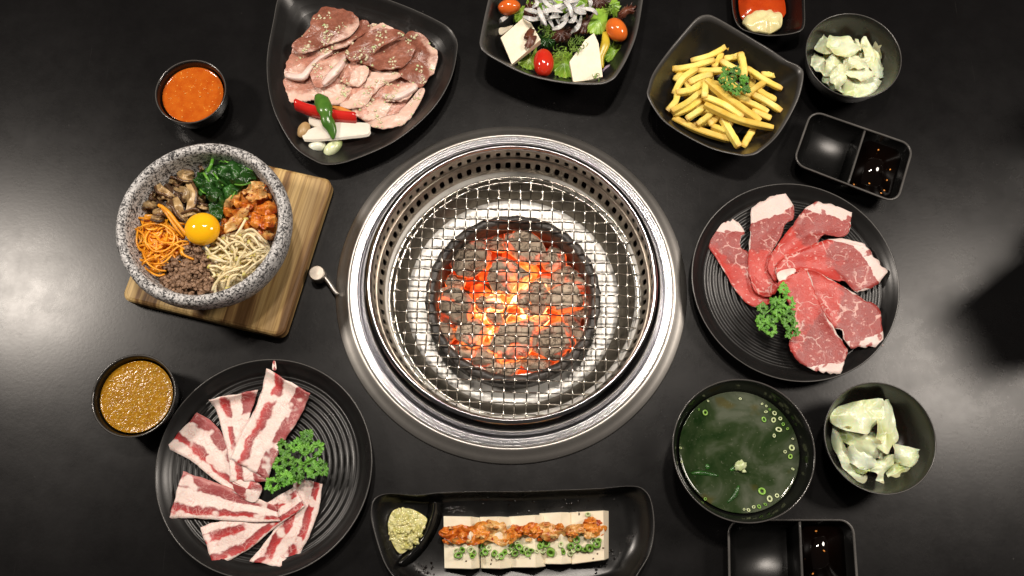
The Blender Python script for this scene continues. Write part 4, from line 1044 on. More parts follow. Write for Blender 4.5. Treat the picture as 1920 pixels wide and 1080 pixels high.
# ------------------------------------------------------------------ torn cabbage
CG = 'torn cabbage pieces'
def cabbage(crop, pts, z, seed, label, tilt=(0, 0), curl=.012, dome=.003):
    m_ = np.mean(pts, axis=0); pts = [tuple(m_ + (np.array(p) - m_) * 1.10) for p in pts]
    return solo('cabbage_piece', slab(crop(*pts), z, .0009, dome, .006, 42, tilt, seed, 48, (1, .96, .88, .78, .66, .52, .38, .22, .08), 0.05, curl=curl, sharp=True, fine=.0007), M['cabbage'], label, 'cabbage', CG)
W1 = 'in the bowl next to the fries'
c_ = cf
lowc = []
for crop_, cxy, rad_, nm in ((cf, (1105, 335), 110, 'fries'), (Crop(1230, 690, 2.77), (1090, 430), 105, 'soup')):
    for k in range(8):
        t = k * 2.4 + .5; q = rad_ * sqrt((k + .6) / 8)
        x, y = cxy[0] + q * cos(t), cxy[1] + q * sin(t) * .8
        pts = [(x + rr.uniform(45, 75) * cos(a_), y + rr.uniform(40, 62) * sin(a_)) for a_ in np.linspace(0, 2 * pi, 7, endpoint=False)]
        o = solo('cabbage_piece', slab(crop_(*pts), .016 + .003 * (k % 3), .0009, .002, .008, 48, (rr.uniform(-.3, .3), rr.uniform(-.3, .3)), 200 + k, 48, (1, .96, .88, .78, .66, .52, .38, .22, .08), .05, curl=.008, sharp=True, fine=.0016), M['cabbage'], None, 'cabbage', CG)
        lowc.append((o, *crop_((x, y))[0]))
rank(lowc[:8], 'cabbage scrap underneath, beside the fries', 'of the bowl', 2)
rank(lowc[8:], 'cabbage scrap underneath, beside the soup', 'of the bowl', 2)
for k, (pts, z, lb, tl) in enumerate([
    ([(910, 285), (960, 262), (1000, 330), (1015, 400), (960, 375), (920, 335)], .022, f'pale cabbage leaf lying lowest left {W1}', (.4, 0)),
    ([(990, 300), (1050, 305), (1095, 335), (1065, 420), (1090, 470), (1015, 425), (985, 400)], .024, f'white cabbage scrap under the middle {W1}', (.2, .2)),
    ([(1090, 385), (1200, 370), (1282, 425), (1270, 462), (1200, 486), (1090, 472)], .026, f'broad cabbage piece nearest the front rim {W1}', (0, .35)),
    ([(1230, 225), (1270, 222), (1288, 300), (1255, 295)], .024, f'small upright cabbage flake by the right back {W1}', (-.3, 0)),
    ([(1170, 200), (1225, 240), (1290, 335), (1342, 372), (1300, 392), (1240, 382), (1200, 320), (1178, 262)], .028, f'long cabbage strip pointing right {W1}', (-.2, .2)),
    ([(935, 230), (972, 170), (1002, 200), (1062, 235), (1000, 292)], .030, f'cabbage corner sticking out at upper left {W1}', (.3, -.2)),
    ([(1000, 262), (1010, 180), (1090, 172), (1152, 222), (1162, 262), (1080, 292)], .034, f'largest bright cabbage leaf on top {W1}', (0, -.2)),
    ([(1150, 180), (1172, 205), (1178, 250), (1155, 255), (1145, 220)], .032, f'thin cabbage sliver standing at the top {W1}', (0, -.4)),
    ([(1110, 280), (1200, 295), (1192, 362), (1105, 352)], .035, f'yellowish cabbage heart piece in the centre {W1}', (0, .1)),
    ([(1085, 300), (1170, 320), (1245, 390), (1180, 412), (1090, 385)], .033, f'greenish cabbage piece right of the centre {W1}', (0, .3)),
    ([(1010, 390), (1060, 330), (1100, 345), (1090, 420), (1060, 440)], .032, f'folded glossy cabbage piece left of centre {W1}', (.3, .3))]):
    cabbage(cf, pts, z, 20 + k, lb, tl)
W2 = 'in the bowl next to the soup'
cs = Crop(1230, 690, 2.77)
for k, (pts, z, lb, tl) in enumerate([
    ([(915, 300), (960, 330), (1000, 440), (1005, 500), (1092, 570), (1102, 612), (1040, 600), (970, 530), (920, 400)], .020, f'dull cabbage strip along the left wall {W2}', (-.3, 0)),
    ([(990, 490), (1100, 520), (1090, 552), (1040, 542)], .022, f'narrow cabbage edge low in front {W2}', (0, .2)),
    ([(1230, 490), (1312, 515), (1245, 572), (1195, 568)], .020, f'dark green cabbage bit beneath the right wing {W2}', (0, .3)),
    ([(1150, 480), (1222, 450), (1242, 500), (1192, 550), (1186, 602), (1153, 590), (1150, 540), (1110, 530)], .026, f'stem shaped cabbage piece hanging toward the front {W2}', (0, .3)),
    ([(1215, 395), (1300, 408), (1400, 442), (1420, 465), (1390, 512), (1310, 512), (1245, 480)], .028, f'cabbage piece reaching out to the right {W2}', (-.15, .2)),
    ([(1000, 390), (1080, 440), (1160, 470), (1140, 512), (1070, 526), (1008, 480)], .030, f'rounded cabbage piece in the lower middle {W2}', (.1, .3)),
    ([(960, 310), (1030, 318), (1100, 345), (1165, 400), (1155, 468), (1080, 440), (1000, 390)], .034, f'smooth folded cabbage piece in the middle {W2}', (.2, .2)),
    ([(1168, 205), (1215, 165), (1242, 200), (1242, 270), (1276, 360), (1222, 402), (1190, 448), (1148, 400), (1138, 300)], .037, f'tall pointed cabbage leaf standing at the back {W2}', (-.5, 0)),
    ([(918, 232), (990, 185), (1100, 170), (1150, 162), (1172, 200), (1142, 290), (1082, 347), (1000, 322), (922, 282)], .038, f'large yellow green cabbage leaf at upper left {W2}', (.2, -.1))]):
    cabbage(cs, pts, z, 60 + k, lb, tl, .014)

# ------------------------------------------------------------------ soup
sr = 113.5
c = P(1384, 851, .047); R = sr * S(1384, 851, .047)
n = 100; t = np.linspace(0, 2 * pi, n, endpoint=False)
rs = []
c = np.array([soup[0][0], soup[0][1], 0]); R = soup[1] * 0.853
for f, z in ((.02, .0420), (.3, .0420), (.6, .0420), (.85, .0420), (.96, .0421), (.985, .0424), (1, .0432), (.62, .012), (.02, .011)):
    rs.append(np.c_[c[0] + R * f * np.cos(t), c[1] + R * f * np.sin(t), np.full(n, z)])
solo('seaweed_soup', G(*[(g[0], [x[::-1] for x in g[1]]) for g in [rings(rs)]][0]), M['broth'], 'murky dark green seaweed broth', 'soup')
def ring_geo(c, r, h, tilt, az, seed, wall=.34):
    rr = random.Random(seed); n = 16; rs = []
    e = rr.uniform(.72, 1.0)
    for rad, z in ((1, -h / 2), (1.0, h / 2), (1 - wall * .3, h / 2 + .0001), (1 - wall, h / 2), (1 - wall, -h / 2)):
        t = np.linspace(0, 2 * pi, n, endpoint=False)
        w = 1 + 0.06 * np.sin(t * 2 + seed)
        x, y = r * rad * np.cos(t) * w, r * rad * e * np.sin(t) * w
        Z = np.full(n, z)
        x, Z = x * cos(tilt) - Z * sin(tilt), x * sin(tilt) + Z * cos(tilt)
        rs.append(np.c_[c[0] + x * cos(az) - y * sin(az), c[1] + x * sin(az) + y * cos(az), c[2] + Z])
    g = rings(rs, False, False); m = n
    F = list(g[1]) + [((len(rs) - 1) * n + i, (len(rs) - 1) * n + (i + 1) % n, (i + 1) % n, i) for i in range(n)]
    return G(g[0], F)
sl = []
for k, (x, y, r) in enumerate([(255, 232, 20), (570, 228, 12), (615, 235, 16), (560, 268, 20), (610, 270, 20), (645, 263, 14), (660, 292, 12), (637, 320, 22), (613, 352, 14), (683, 315, 10), (705, 415, 22), (670, 435, 13), (697, 460, 18), (710, 368, 9), (710, 525, 11), (550, 640, 26), (590, 680, 24), (628, 663, 16), (535, 720, 16), (480, 738, 13), (507, 722, 12), (567, 708, 12), (457, 735, 9), (133, 487, 9), (255, 680, 12), (437, 160, 10), (270, 172, 8), (222, 215, 8), (550, 187, 9), (572, 198, 9), (590, 215, 9), (127, 415, 10)]):
    px, py = cs((x, y))[0]
    c = P(px, py, .0426); r_ = .74 * r * S(px, py, .0476) / 2.77
    o = solo('scallion_ring', ring_geo(c, r_, .0016, rng.uniform(-.2, .2), rng.uniform(0, 6), k, .50), M['scallion_pale' if k % 3 else 'scallion'], None, 'scallion ring', 'scallion rings floating on the soup')
    sl.append((o, px, py))
rank(sl, 'scallion ring floating on the soup', 'of the rings', 5)
px, py = cs((440, 508))[0]
solo('scallion_end', join(blob(P(px, py, .0440), (.0062, .005, .0028), 3, .5, 2.2, 3, .4), blob(P(px + 6, py + 10, .0435), (.0026, .002, .0018), 2, .4, 2, 5)), M['scallion_pale'], 'pale frilly scallion end floating in the middle of the soup', 'scallion')
sw = []
for k, pts in enumerate([((180, 548), (240, 545), (325, 560)), ((385, 532), (405, 520), (420, 500)), ((262, 500), (268, 515), (262, 525)), ((430, 610), (410, 660), (370, 700))]):
    o = solo('seaweed_shred', band(cs(*pts), [4, 9, 3], [.0422, .0427, .0422], .0005, k, 8, 2), M['spinach'], None, 'seaweed', 'seaweed shreds in the soup')
    sw.append((o, *cs(pts[1])[0]))
rank(sw, 'thin green seaweed shred at the soup surface', 'of the shreds', 1)

# ------------------------------------------------------------------ marinated pork
ck = Crop(480, 0, 3.376)
MG = 'marinated pork slices on the triangular plate'
PK = [  # outline, height, material, fat direction (x, y, bias), label
    ([(140, 578), (180, 490), (300, 515), (400, 535), (435, 570), (405, 612), (330, 642), (250, 642), (180, 612)], 9, 'porkpale', (.1, -.6, -.02), 'pale pork slice at the left corner above the red pepper ring'),
    ([(425, 585), (520, 540), (602, 530), (602, 575), (525, 662), (440, 642)], 10, 'porkpale', (-.1, -.3, .25), 'pale fatty pork piece right behind the red pepper ring'),
    ([(600, 690), (640, 640), (720, 610), (830, 640), (860, 640), (820, 722), (740, 757), (660, 742)], 10, 'porkpale', (0, -.6, .1), 'curved pork slice with pale front edge beside the mushroom'),
    ([(668, 768), (800, 770), (900, 725), (960, 660), (1000, 600), (1036, 558), (1052, 592), (985, 735), (905, 800), (790, 812)], 11, 'porkpale', (.2, -.2, .45), 'long pale fat strip along the front right edge of the pork'),
    ([(800, 600), (830, 520), (900, 545), (1000, 530), (1022, 562), (940, 632), (830, 640)], 14, 'porkpale', (.4, -.5, .0), 'pork slice with curled white edge at the right front'),
    ([(940, 240), (990, 198), (1062, 235), (1100, 290), (1156, 350), (1122, 432), (1052, 542), (960, 500), (880, 450), (960, 400), (1000, 330)], 13, 'porkdark', (.55, .15, -.12), 'dark red pork slice with pale frilled edge at the right end'),
    ([(595, 605), (690, 560), (745, 562), (705, 652), (610, 692), (530, 672)], 13, 'porkpale', (-.2, -.5, .15), 'pale pork slice in the lower middle of the heap'),
    ([(690, 545), (720, 470), (800, 445), (905, 468), (912, 492), (800, 522), (735, 605)], 15, 'porkpale', (-.2, .2, .12), 'pink pork slice folded over in the centre right'),
    ([(215, 350), (230, 285), (310, 315), (410, 318), (500, 308), (415, 372), (340, 425), (310, 492), (195, 492), (178, 430)], 14, 'porkpale', (.2, -.5, -.08), 'pinkish pork slice with white lower edge at the left'),
    ([(345, 475), (405, 375), (480, 362), (560, 322), (592, 385), (520, 455), (435, 542), (375, 530)], 16, 'porkpale', (.55, -.25, -.02), 'pork slice with diagonal white edge left of centre'),
    ([(520, 490), (585, 395), (655, 405), (690, 440), (660, 520), (600, 545)], 15, 'porkpale', (.1, -.2, -.15), 'small rosy pork slice in the middle of the heap'),
    ([(590, 518), (620, 445), (680, 400), (716, 440), (690, 490), (640, 538)], 19, 'porkpale', (0, 0, .5), 'thick white fat end standing up in the middle'),
    ([(410, 300), (440, 268), (550, 228), (620, 185), (650, 138), (705, 145), (722, 182), (665, 232), (560, 292), (480, 308)], 17, 'porkdark', (.2, -.6, -.16), 'brown pork slice with pale rim under the topmost left slice'),
    ([(355, 120), (400, 55), (425, 32), (520, 50), (602, 90), (642, 140), (605, 200), (505, 258), (425, 282), (360, 312), (262, 322), (228, 290), (295, 238), (345, 190)], 22, 'porkdark', (.25, -.45, -.14), 'large dark pork slice at the top left of the plate'),
    ([(700, 190), (740, 160), (800, 150), (860, 180), (890, 200), (860, 240), (760, 230)], 15, 'porkpale', (0, .3, .05), 'pale pork slice peeping out at the far back'),
    ([(640, 385), (700, 345), (800, 290), (850, 262), (930, 248), (992, 292), (1002, 340), (950, 402), (860, 442), (760, 432), (700, 402)], 20, 'porkdark', (0, -.3, -.28), 'broad brown pork slice lying on top at centre right'),
    ([(565, 350), (600, 292), (680, 230), (742, 190), (830, 186), (902, 190), (932, 222), (852, 262), (762, 312), (692, 352), (622, 378)], 25, 'porkdark', (-.2, .4, -.26), 'dark brown pork slice crossing the top middle'),
]
solo('pork_pile', slab(ck((170, 560), (230, 330), (380, 130), (560, 110), (850, 210), (1050, 260), (1100, 400), (1000, 560), (900, 740), (700, 770), (560, 680), (330, 620)), .011, .006, .003, .004, 60, seed=2, fat=(0, 0, -.2)), M['porkpale'], 'lower layer of marinated pork under the loose slices', 'pork', kind='stuff')
for k, (pts, z, mt, ft, lb) in enumerate(PK):
    m_ = np.mean(pts, axis=0); pts = [tuple(m_ + (np.array(p) - m_) * 1.07) for p in pts]
    solo('pork_slice', slab(ck(*pts), z * .001 + .0045, .0022, .0008, .0055, 42, (0, 0), 3 + k, 64, (1, 1.0, .985, .93, .83, .68, .5, .33, .15), .13, ft, curl=.003, sharp=True, fine=.0009), M[mt], lb, 'pork slice', MG)
# white fat ropes at slice edges
for pts, w, z, lb in [([(188, 470), (240, 485), (300, 480), (340, 430), (400, 370), (480, 325)], [34, 40, 44, 36, 28, 14], .0235, 'white curved fat edge at the left of the pork'), ([(425, 535), (470, 480), (530, 420), (580, 345)], [24, 44, 46, 20], .0255, 'white diagonal fat edge left of centre'), ([(800, 600), (870, 615), (950, 590), (1015, 545)], [24, 40, 44, 30], .0230, 'white curled fat edge at the right front')]:
    solo('pork_fat_edge', band(ck(*pts), [x / 3.376 for x in w], [z - .002, z, z, z - .001], .003, int(w[1]), 18, 6, -.0022, .0012), M['porkfat'], lb, 'pork fat', 'pork fat edges')
rr = random.Random(5); gs = {0: [], 1: []}
for k in range(1500):
    while True:
        x, y = rr.uniform(150, 1120), rr.uniform(40, 800)
        if 0.9 * x + 160 > y and y > 260 - .25 * (x - 200) - 120 and y < 860 - .25 * abs(x - 650): break
    cl = nz(x * .012, y * .012, 3)
    if cl < .08 + .1 * rr.random(): continue
    px, py = ck((x, y))[0]
    zz = (.0275 if y < 330 else .021) + rr.uniform(-.002, .002)
    s = rr.uniform(.0006, .0017)
    gs[0 if rr.random() < .80 else 1].append(blob(P(px, py, zz), (s * 1.4, s, s * .6), 1, .4, 1.5, k, rr.uniform(0, 6)))
# settle the bits on whatever meat lies beneath them
bpy.context.view_layer.update()
dg = bpy.context.evaluated_depsgraph_get()
def settle(g, up=0.0, names=None):
    c = g[0].mean(axis=0)
    hit, loc, nrm, idx, ob, mx = sc.ray_cast(dg, Vector((c[0], c[1], .2)), Vector((0, 0, -1)))
    if hit and names and not ob.name.startswith(names): return None
    if hit: g[0][:, 2] += loc.z - g[0][:, 2].min() - .0004 + up
    return g
solo('minced_garlic', join(*[g for g in (settle(g, 0, 'pork') for g in gs[0]) if g]), M['crumbs'], 'minced garlic bits sticking to the marinated pork', 'minced garlic', kind='stuff')
solo('minced_scallion', join(*[g for g in (settle(g, 0, 'pork') for g in gs[1]) if g]), M['scallion_pale'], 'green scallion crumbs sticking to the marinated pork', 'minced scallion', kind='stuff')

# vegetables at the tip of the triangular plate
c = P(594, 278, .014); solo('garlic_clove', blob(P(594, 275, .013), (.0105, .0078, .0078), 3, .08, 1.2, 1, .25), M['clove'], 'white garlic clove under the mushroom slice', 'garlic clove', 'garlic cloves')
solo('garlic_clove', blob(P(624, 277, .013), (.0135, .0075, .0075), 3, .08, 1.2, 2, .85), M['clove_green'], 'greenish garlic clove at the tip of the plate', 'garlic clove', 'garlic cloves')
ms = empty('mushroom_slice', P(625, 250, .016), 'king oyster mushroom slice with tan cap below the red pepper', 'mushroom', 'oyster mushroom slices')
part('stem', slab(ck((300, 880), (320, 830), (400, 795), (520, 775), (700, 778), (716, 800), (712, 845), (600, 862), (450, 876)), .0265, .0065, .0012, .0006, 60, seed=3, levels=(1, 1.0, .985, .95, .8, .5, .2)), M['cream_mush'], ms)
part('cap', blob(P(*ck((302, 822))[0], .024), (.0068, .0105, .0055), 3, .12, 1.3, 4, -.35), M['tan_cap'], ms)
solo('mushroom_slice', slab(ck((335, 745), (365, 722), (500, 760), (560, 790), (420, 800), (345, 790)), .0215, .005, .0012, .0006, 60, seed=8), M['cream_mush'], 'second pale mushroom slice half hidden behind the first', 'mushroom', 'oyster mushroom slices')
pp = ck((243, 655), (330, 690), (430, 715), (540, 735), (636, 742))
q = world_path(pp, [.030, .030, .030, .030, .030], 24)
rs = []
for i, p in enumerate(q):
    w = .0068 * (1 if 0 < i < 24 else .7)
    rs.append(np.array([p + np.array([0, dy, dz]) for dy, dz in ((-.0022, -w), (-.0030, 0), (-.0020, w), (.0006, w * 1.02), (.0018, 0), (.0008, -w))]))
# lean the strip so that its red skin faces the camera
for r_ in rs:
    m_ = r_.mean(axis=0)
    d = r_ - m_; a_ = radians(-48)
    r_[:, 1], r_[:, 2] = m_[1] + d[:, 1] * cos(a_) - d[:, 2] * sin(a_), m_[2] + d[:, 1] * sin(a_) + d[:, 2] * cos(a_)
pr_ = solo('pepper_ring', rings(rs), M['redpep'], 'glossy red bell pepper strip curving across the plate', 'red pepper')
part('flesh', band(ck((480, 672), (540, 690), (632, 722)), [3, 9, 4], [.0285, .029, .0285], .002, 3, 10, 3), M['orangepep'], pr_)
def pod(pts, wid, zs, lb, seed):
    q = world_path(ck(*pts), zs, 18)
    r = np.interp(np.linspace(0, 1, 19), np.linspace(0, 1, len(wid)), wid) * U / 3.376
    return tube(q, r, 10, .55)
solo('chili_leaf', pod([(385, 600), (420, 650), (440, 705), (450, 760), (480, 820), (488, 884)], [18, 52, 54, 38, 44, 30, 4], [.033, .034, .037, .034, .031, .029], '', 1), M['chili'], 'dark green chili pod tucked under the red pepper strip', 'chili')

# ------------------------------------------------------------------ salad
cl_ = Crop(860, 0, 4.908)
def leafy(pts, z, seed, mat_, label, cat, group, ruffle=.006, dome=.004, tilt=(0, 0)):
    N = 72
    g = slab(cl_(*pts), z, .0008, dome, .003, 60, tilt, seed, N, (1, .93, .84, .72, .58, .42, .26, .1), .10)
    V = g[0]; c = V.mean(axis=0); ext = np.abs(V - c)[:, :2].max()
    for v in V:
        d = v - c; t = math.atan2(d[1], d[0]); l = min(1.2, np.hypot(d[0], d[1]) / ext)
        v[2] += ruffle * l ** 3 * (sin(t * 13 + seed) + .6 * sin(t * 29 + seed * 2))
        v[:2] += d[:2] * .07 * l ** 2 * sin(t * 31 + seed)
    return solo('salad_leaf', g, M[mat_], label, cat, group)
LG, RG = 'green lettuce leaves in the salad', 'red lettuce leaves in the salad'
leafy([(545, 590), (600, 530), (680, 470), (720, 470), (710, 560), (690, 640), (610, 640)], .024, 1, 'lettuce', 'bright lettuce leaf between left tofu and red tomato', 'lettuce', LG)
leafy([(870, 600), (880, 500), (960, 460), (1040, 500), (1050, 700), (930, 720), (880, 680)], .022, 2, 'lettuce', 'green lettuce leaf between the red tomato and right tofu', 'lettuce', LG)
leafy([(1330, 560), (1350, 470), (1400, 380), (1470, 420), (1512, 490), (1440, 540), (1360, 585)], .026, 3, 'lettuce', 'frilly lettuce leaf right of the yellow pickle', 'lettuce', LG)
leafy([(1180, 280), (1230, 150), (1300, 60), (1370, 90), (1365, 200), (1330, 300), (1240, 320)], .040, 4, 'lettuce', 'smooth green leaf between onions and right tomato', 'lettuce', LG, .002)
leafy([(540, 100), (600, 40), (680, 20), (640, 140), (560, 210), (500, 190)], .030, 5, 'lettuce', 'lettuce leaf above the left tofu slab', 'lettuce', LG)
leafy([(1220, 60), (1260, -20), (1400, -40), (1480, 40), (1460, 150), (1380, 140), (1300, 50)], .034, 6, 'lettuce', 'lettuce leaf at the right back of the salad', 'lettuce', LG)
leafy([(700, 60), (860, -140), (1060, -200), (1250, -100), (1200, 60), (960, 120)], .030, 7, 'lettuce', 'lettuce leaf beneath the onion pile', 'lettuce', LG)
leafy([(1460, 160), (1500, 90), (1570, 50), (1625, 70), (1620, 120), (1560, 130), (1500, 190)], .044, 8, 'redleaf', 'curly red lettuce tip above the right tomato', 'red lettuce', RG)
leafy([(1040, 300), (1090, 220), (1200, 130), (1260, 160), (1230, 280), (1130, 310)], .038, 9, 'redleaf', 'red lettuce leaf below the onion slivers', 'red lettuce', RG)
leafy([(600, 130), (620, 40), (700, 10), (740, 120), (680, 180)], .036, 10, 'redleaf', 'red lettuce leaf left of the onion slivers', 'red lettuce', RG)
leafy([(860, 360), (830, 260), (920, 250), (1040, 260), (1030, 340), (960, 390)], .034, 11, 'redleaf', 'dark lettuce leaf between the two tofu slabs', 'red lettuce', RG)
leafy([(1180, 20), (1210, -60), (1330, -60), (1390, 50), (1330, 80), (1240, 60)], .044, 12, 'redleaf', 'red lettuce leaf at the back behind the green leaf', 'red lettuce', RG)
leafy([(600, 340), (660, 250), (700, 260), (690, 320), (720, 330), (690, 400), (640, 440), (605, 410), (650, 370)], .049, 13, 'redleaf', 'branching red leaf lying across the left tofu', 'red lettuce', RG, .001)
leafy([(720, 380), (750, 310), (860, 320), (880, 420), (800, 440)], .032, 14, 'spinach', 'dark green leaf behind the front red tomato', 'salad leaf', LG)
def tofu_slab(top, z, h, label, tilt, seed, N=None):
    W = [P(x, y, z) for x, y in cl_(*top)]
    c = np.mean(W, axis=0)
    for p in W: p[2] += tilt[0] * (p[0] - c[0]) + tilt[1] * (p[1] - c[1])
    W = np.array(W)
    def inset(f, dz): 
        q = c + (W - c) * f; q[:, 2] += dz; return q
    g = rings([inset(1.0, -h), inset(1.0, -.0008), inset(.988, 0), inset(.5, .0001)])
    return solo('tofu_slab', g, M['tofu'], label, 'tofu', 'tofu slabs in the salad', smooth=False)
tofu_slab([(385, 335), (590, 185), (668, 230), (755, 370), (490, 562)], .045, .010, 'left white tofu slab under the red leaf', (.1, .2), 1)
tofu_slab([(1020, 560), (1160, 390), (1240, 335), (1285, 420), (1330, 690), (1200, 715), (1058, 732)], .046, .008, 'right white tofu slab strewn with dill', (.05, .25), 2)
def tomato(px, py, rx, ry, z, rot, mat_, label, seed):
    px, py = cl_((px, py))[0]
    s = S(px, py, z) / 4.908
    return solo('cherry_tomato', blob(P(px, py, z), (rx * s, ry * s, min(rx, ry) * s), 4, .03, 1, seed, rot), M[mat_], label, 'cherry tomato', 'cherry tomatoes in the salad')
tomato(465, 65, 105, 72, .042, .15, 'tomato_orange', 'orange cherry tomato at the left rim of the salad', 1)
tomato(783, 578, 95, 138, .036, .0, 'tomato_red', 'deep red cherry tomato standing at the front of the salad', 2)
tomato(1452, 276, 92, 122, .046, .55, 'tomato_orange', 'orange cherry tomato at the right rim of the salad', 3)
on = []
ro = random.Random(21)
onl = [((605, 80), (700, 105), (760, 130)), ((590, 150), (680, 175), (760, 170)), ((730, 60), (760, 140), (810, 230)), ((770, 30), (810, 130), (880, 265)), ((860, 270), (940, 240), (1010, 170)), ((1030, 300), (1100, 240), (1130, 140)), ((1280, 135), (1230, 90), (1120, 70)), ((1050, 60), (1110, 110), (1175, 120)), ((930, 190), (990, 150), (1050, 90)), ((820, 60), (900, 60), (1000, 20)), ((900, 120), (960, 60), (1060, 30)), ((760, -30), (820, 40), (930, 100)), ((960, 0), (1020, 60), (1040, 160)), ((1100, -30), (1060, 40), (980, 100)), ((1190, -20), (1215, 20), (1205, 70)), ((870, 20), (880, 100), (860, 180)), ((800, 180), (870, 150), (940, 150)), ((740, 120), (850, 90), (960, 110)), ((1000, 110), (1080, 90), (1160, 40)), ((920, -40), (1000, 10), (1110, 0)), ((950, 40), (900, 130), (930, 230)), ((370, 205), (405, 175), (455, 150)), ((1010, 200), (1060, 180), (1080, 120)), ((840, -60), (960, -40), (1040, -80)), ((700, -40), (770, -60), (860, -20))]
for k in range(9):
    x, y, a_ = ro.uniform(720, 1150), ro.uniform(-60, 190), ro.uniform(0, pi); l = ro.uniform(60, 110); b_ = ro.uniform(-.9, .9)
    onl.append(((x - l * cos(a_ - b_), y - l * .8 * sin(a_ - b_)), (x, y), (x + l * cos(a_ + b_), y + l * .8 * sin(a_ + b_))))
for k, p in enumerate(onl):
    z = .050 + .0035 * ((k * 7) % 5) if k != 21 else .036
    o = solo('onion_sliver', band(cl_(*p), [3, 7.5 + ro.uniform(-1.5, 2.5), 7, 2.5], [z - .004, z + .003, z + .001, z - .003], .0009, k, 14, 3, .0016), M['onion'], None, 'onion sliver', 'white onion slivers on the salad')
    on.append((o, *cl_(p[1])[0]))
rank(on, 'white onion sliver', 'of the salad heap', 4)
dl = []
for k, (x, y, n_, sp) in enumerate([(790, 270, 26, 70), (850, 300, 20, 60), (930, 470, 26, 80), (1080, 420, 30, 85), (1130, 380, 24, 70), (1270, 705, 12, 45), (1400, 60, 20, 60)]):
    gs2 = []; rd = random.Random(k + 70)
    zb = .048 if k != 2 else .034
    for j in range(n_):
        a_ = rd.uniform(0, 2 * pi); r0 = rd.uniform(0, sp * .7); l = rd.uniform(.3, .8) * sp
        x0, y0 = x + r0 * cos(a_), y + r0 * sin(a_) * .8
        b_ = a_ + rd.uniform(-1.3, 1.3)
        w = world_path(cl_((x0, y0), (x0 + l * .5 * cos(b_), y0 + l * .5 * sin(b_)), (x0 + l * cos(b_ + .6), y0 + l * sin(b_ + .6))), [zb + rd.uniform(-.002, .003), zb + .003, zb + rd.uniform(-.003, .003)], 6)
        gs2.append(tube(w, np.linspace(.0006, .0003, 7), 4))
    o = solo('dill_frond', join(*gs2), M['dill'], None, 'dill', 'dill fronds on the salad')
    dl.append((o, *cl_((x, y))[0]))
rank(dl, 'feathery green dill frond', 'of the salad', 1)
solo('pickle_strip', band(cl_((1345, 290), (1350, 400), (1310, 520), (1325, 620)), [8, 17, 12, 5], [.046, .047, .044, .040], .004, 3, 14, 4, -.001), M['pickle'], 'yellow pickle strip beside the right tofu', 'pickle')
solo('cabbage_shred', band(cl_((1310, 665), (1370, 610), (1432, 598)), [4, 4, 3], [.028, .030, .030], .001, 3, 10, 2), M['purple'], 'thin purple cabbage shred at the front right of the salad', 'red cabbage', 'purple cabbage shreds')
solo('cabbage_shred', band(cl_((1260, 705), (1300, 690), (1330, 700)), [4, 4, 3], [.030, .031, .030], .001, 4, 10, 2), M['purple'], 'purple cabbage shred tucked under the right tofu', 'red cabbage', 'purple cabbage shreds')
solo('tofu_slab', slab(cl_((372, 260), (430, 250), (500, 232), (440, 290), (378, 318)), .030, .008, .0005, .0005, 50, seed=9, N=24), M['tofu'], 'tofu corner peeping out behind the left slab', 'tofu', 'tofu slabs in the salad')

bpy.context.view_layer.update(); dg = bpy.context.evaluated_depsgraph_get()
# ------------------------------------------------------------------ tofu row, kimchi and scallions on the platter
tofus = [(526, 690, 748, 285, 605, 290, 605), (748, 865, 945, 290, 605, 288, 603), (925, 1082, 1150, 288, 600, 275, 595), (1112, 1240, 1335, 268, 578, 258, 575), (1305, 1500, 1535, 262, 580, 250, 545)]
for k, (x0, xc, x1, t0, b0, t1, b1) in enumerate(tofus):
    zt_ = [.0140, .0262, .0140]
    if k == 4: zt_ = [.0195, .0250, .0130]
    q = lambda x, y, z: P(*ct((x, y))[0], z)
    tc = t0 + (t1 - t0) * (xc - x0) / (x1 - x0) - 1; bc_ = b0 + (b1 - b0) * (xc - x0) / (x1 - x0) + 4
    a0, a1, a2 = q(x0, t0, zt_[0]), q(xc, tc, zt_[1]), q(x1 - 2, t1 + 4, zt_[2])
    d0, d1, d2 = q(x0 + 6, b0, zt_[0]), q(xc + 6, bc_, zt_[1]), q(x1 - 2, b1 - 2, zt_[2])
    low = lambda p: np.array([p[0], p[1], .006])
    rs = []
    for f in (0, .012, .25, .5, .75, .988, 1):
        drop = .0009 if f in (0, 1) else 0
        A = [a_ + (d_ - a_) * f - np.array([0, 0, drop]) for a_, d_ in ((a0, d0), (a0 + (a1 - a0) * .02, d0 + (d1 - d0) * .02), (a0 + (a1 - a0) * .96, d0 + (d1 - d0) * .96), (a1, d1), (a1 + (a2 - a1) * .08, d1 + (d2 - d1) * .08), (a2, d2))]
        rs.append(np.array(A + [low(A[-1]), low(A[0])]))
    g = rings(rs)
    n_ = np.cross(g[0][g[1][2][1]] - g[0][g[1][2][0]], g[0][g[1][2][2]] - g[0][g[1][2][0]])
    F = g[1] if n_[2] > 0 else [f[::-1] for f in g[1]]
    lab = ['first tofu slice beside the garlic divider', 'second tofu slice of the row, counting from the garlic', 'middle tofu slice of the row under kimchi', 'fourth tofu slice of the row, counting from the garlic', 'last tofu slice at the end away from the garlic'][k]
    solo('tofu_slice', G(g[0], F), M['tofu_dark' if k == 4 else 'tofu'], 'cream ' + lab, 'tofu', 'tofu slices in a row on the platter', smooth=False)
km = []
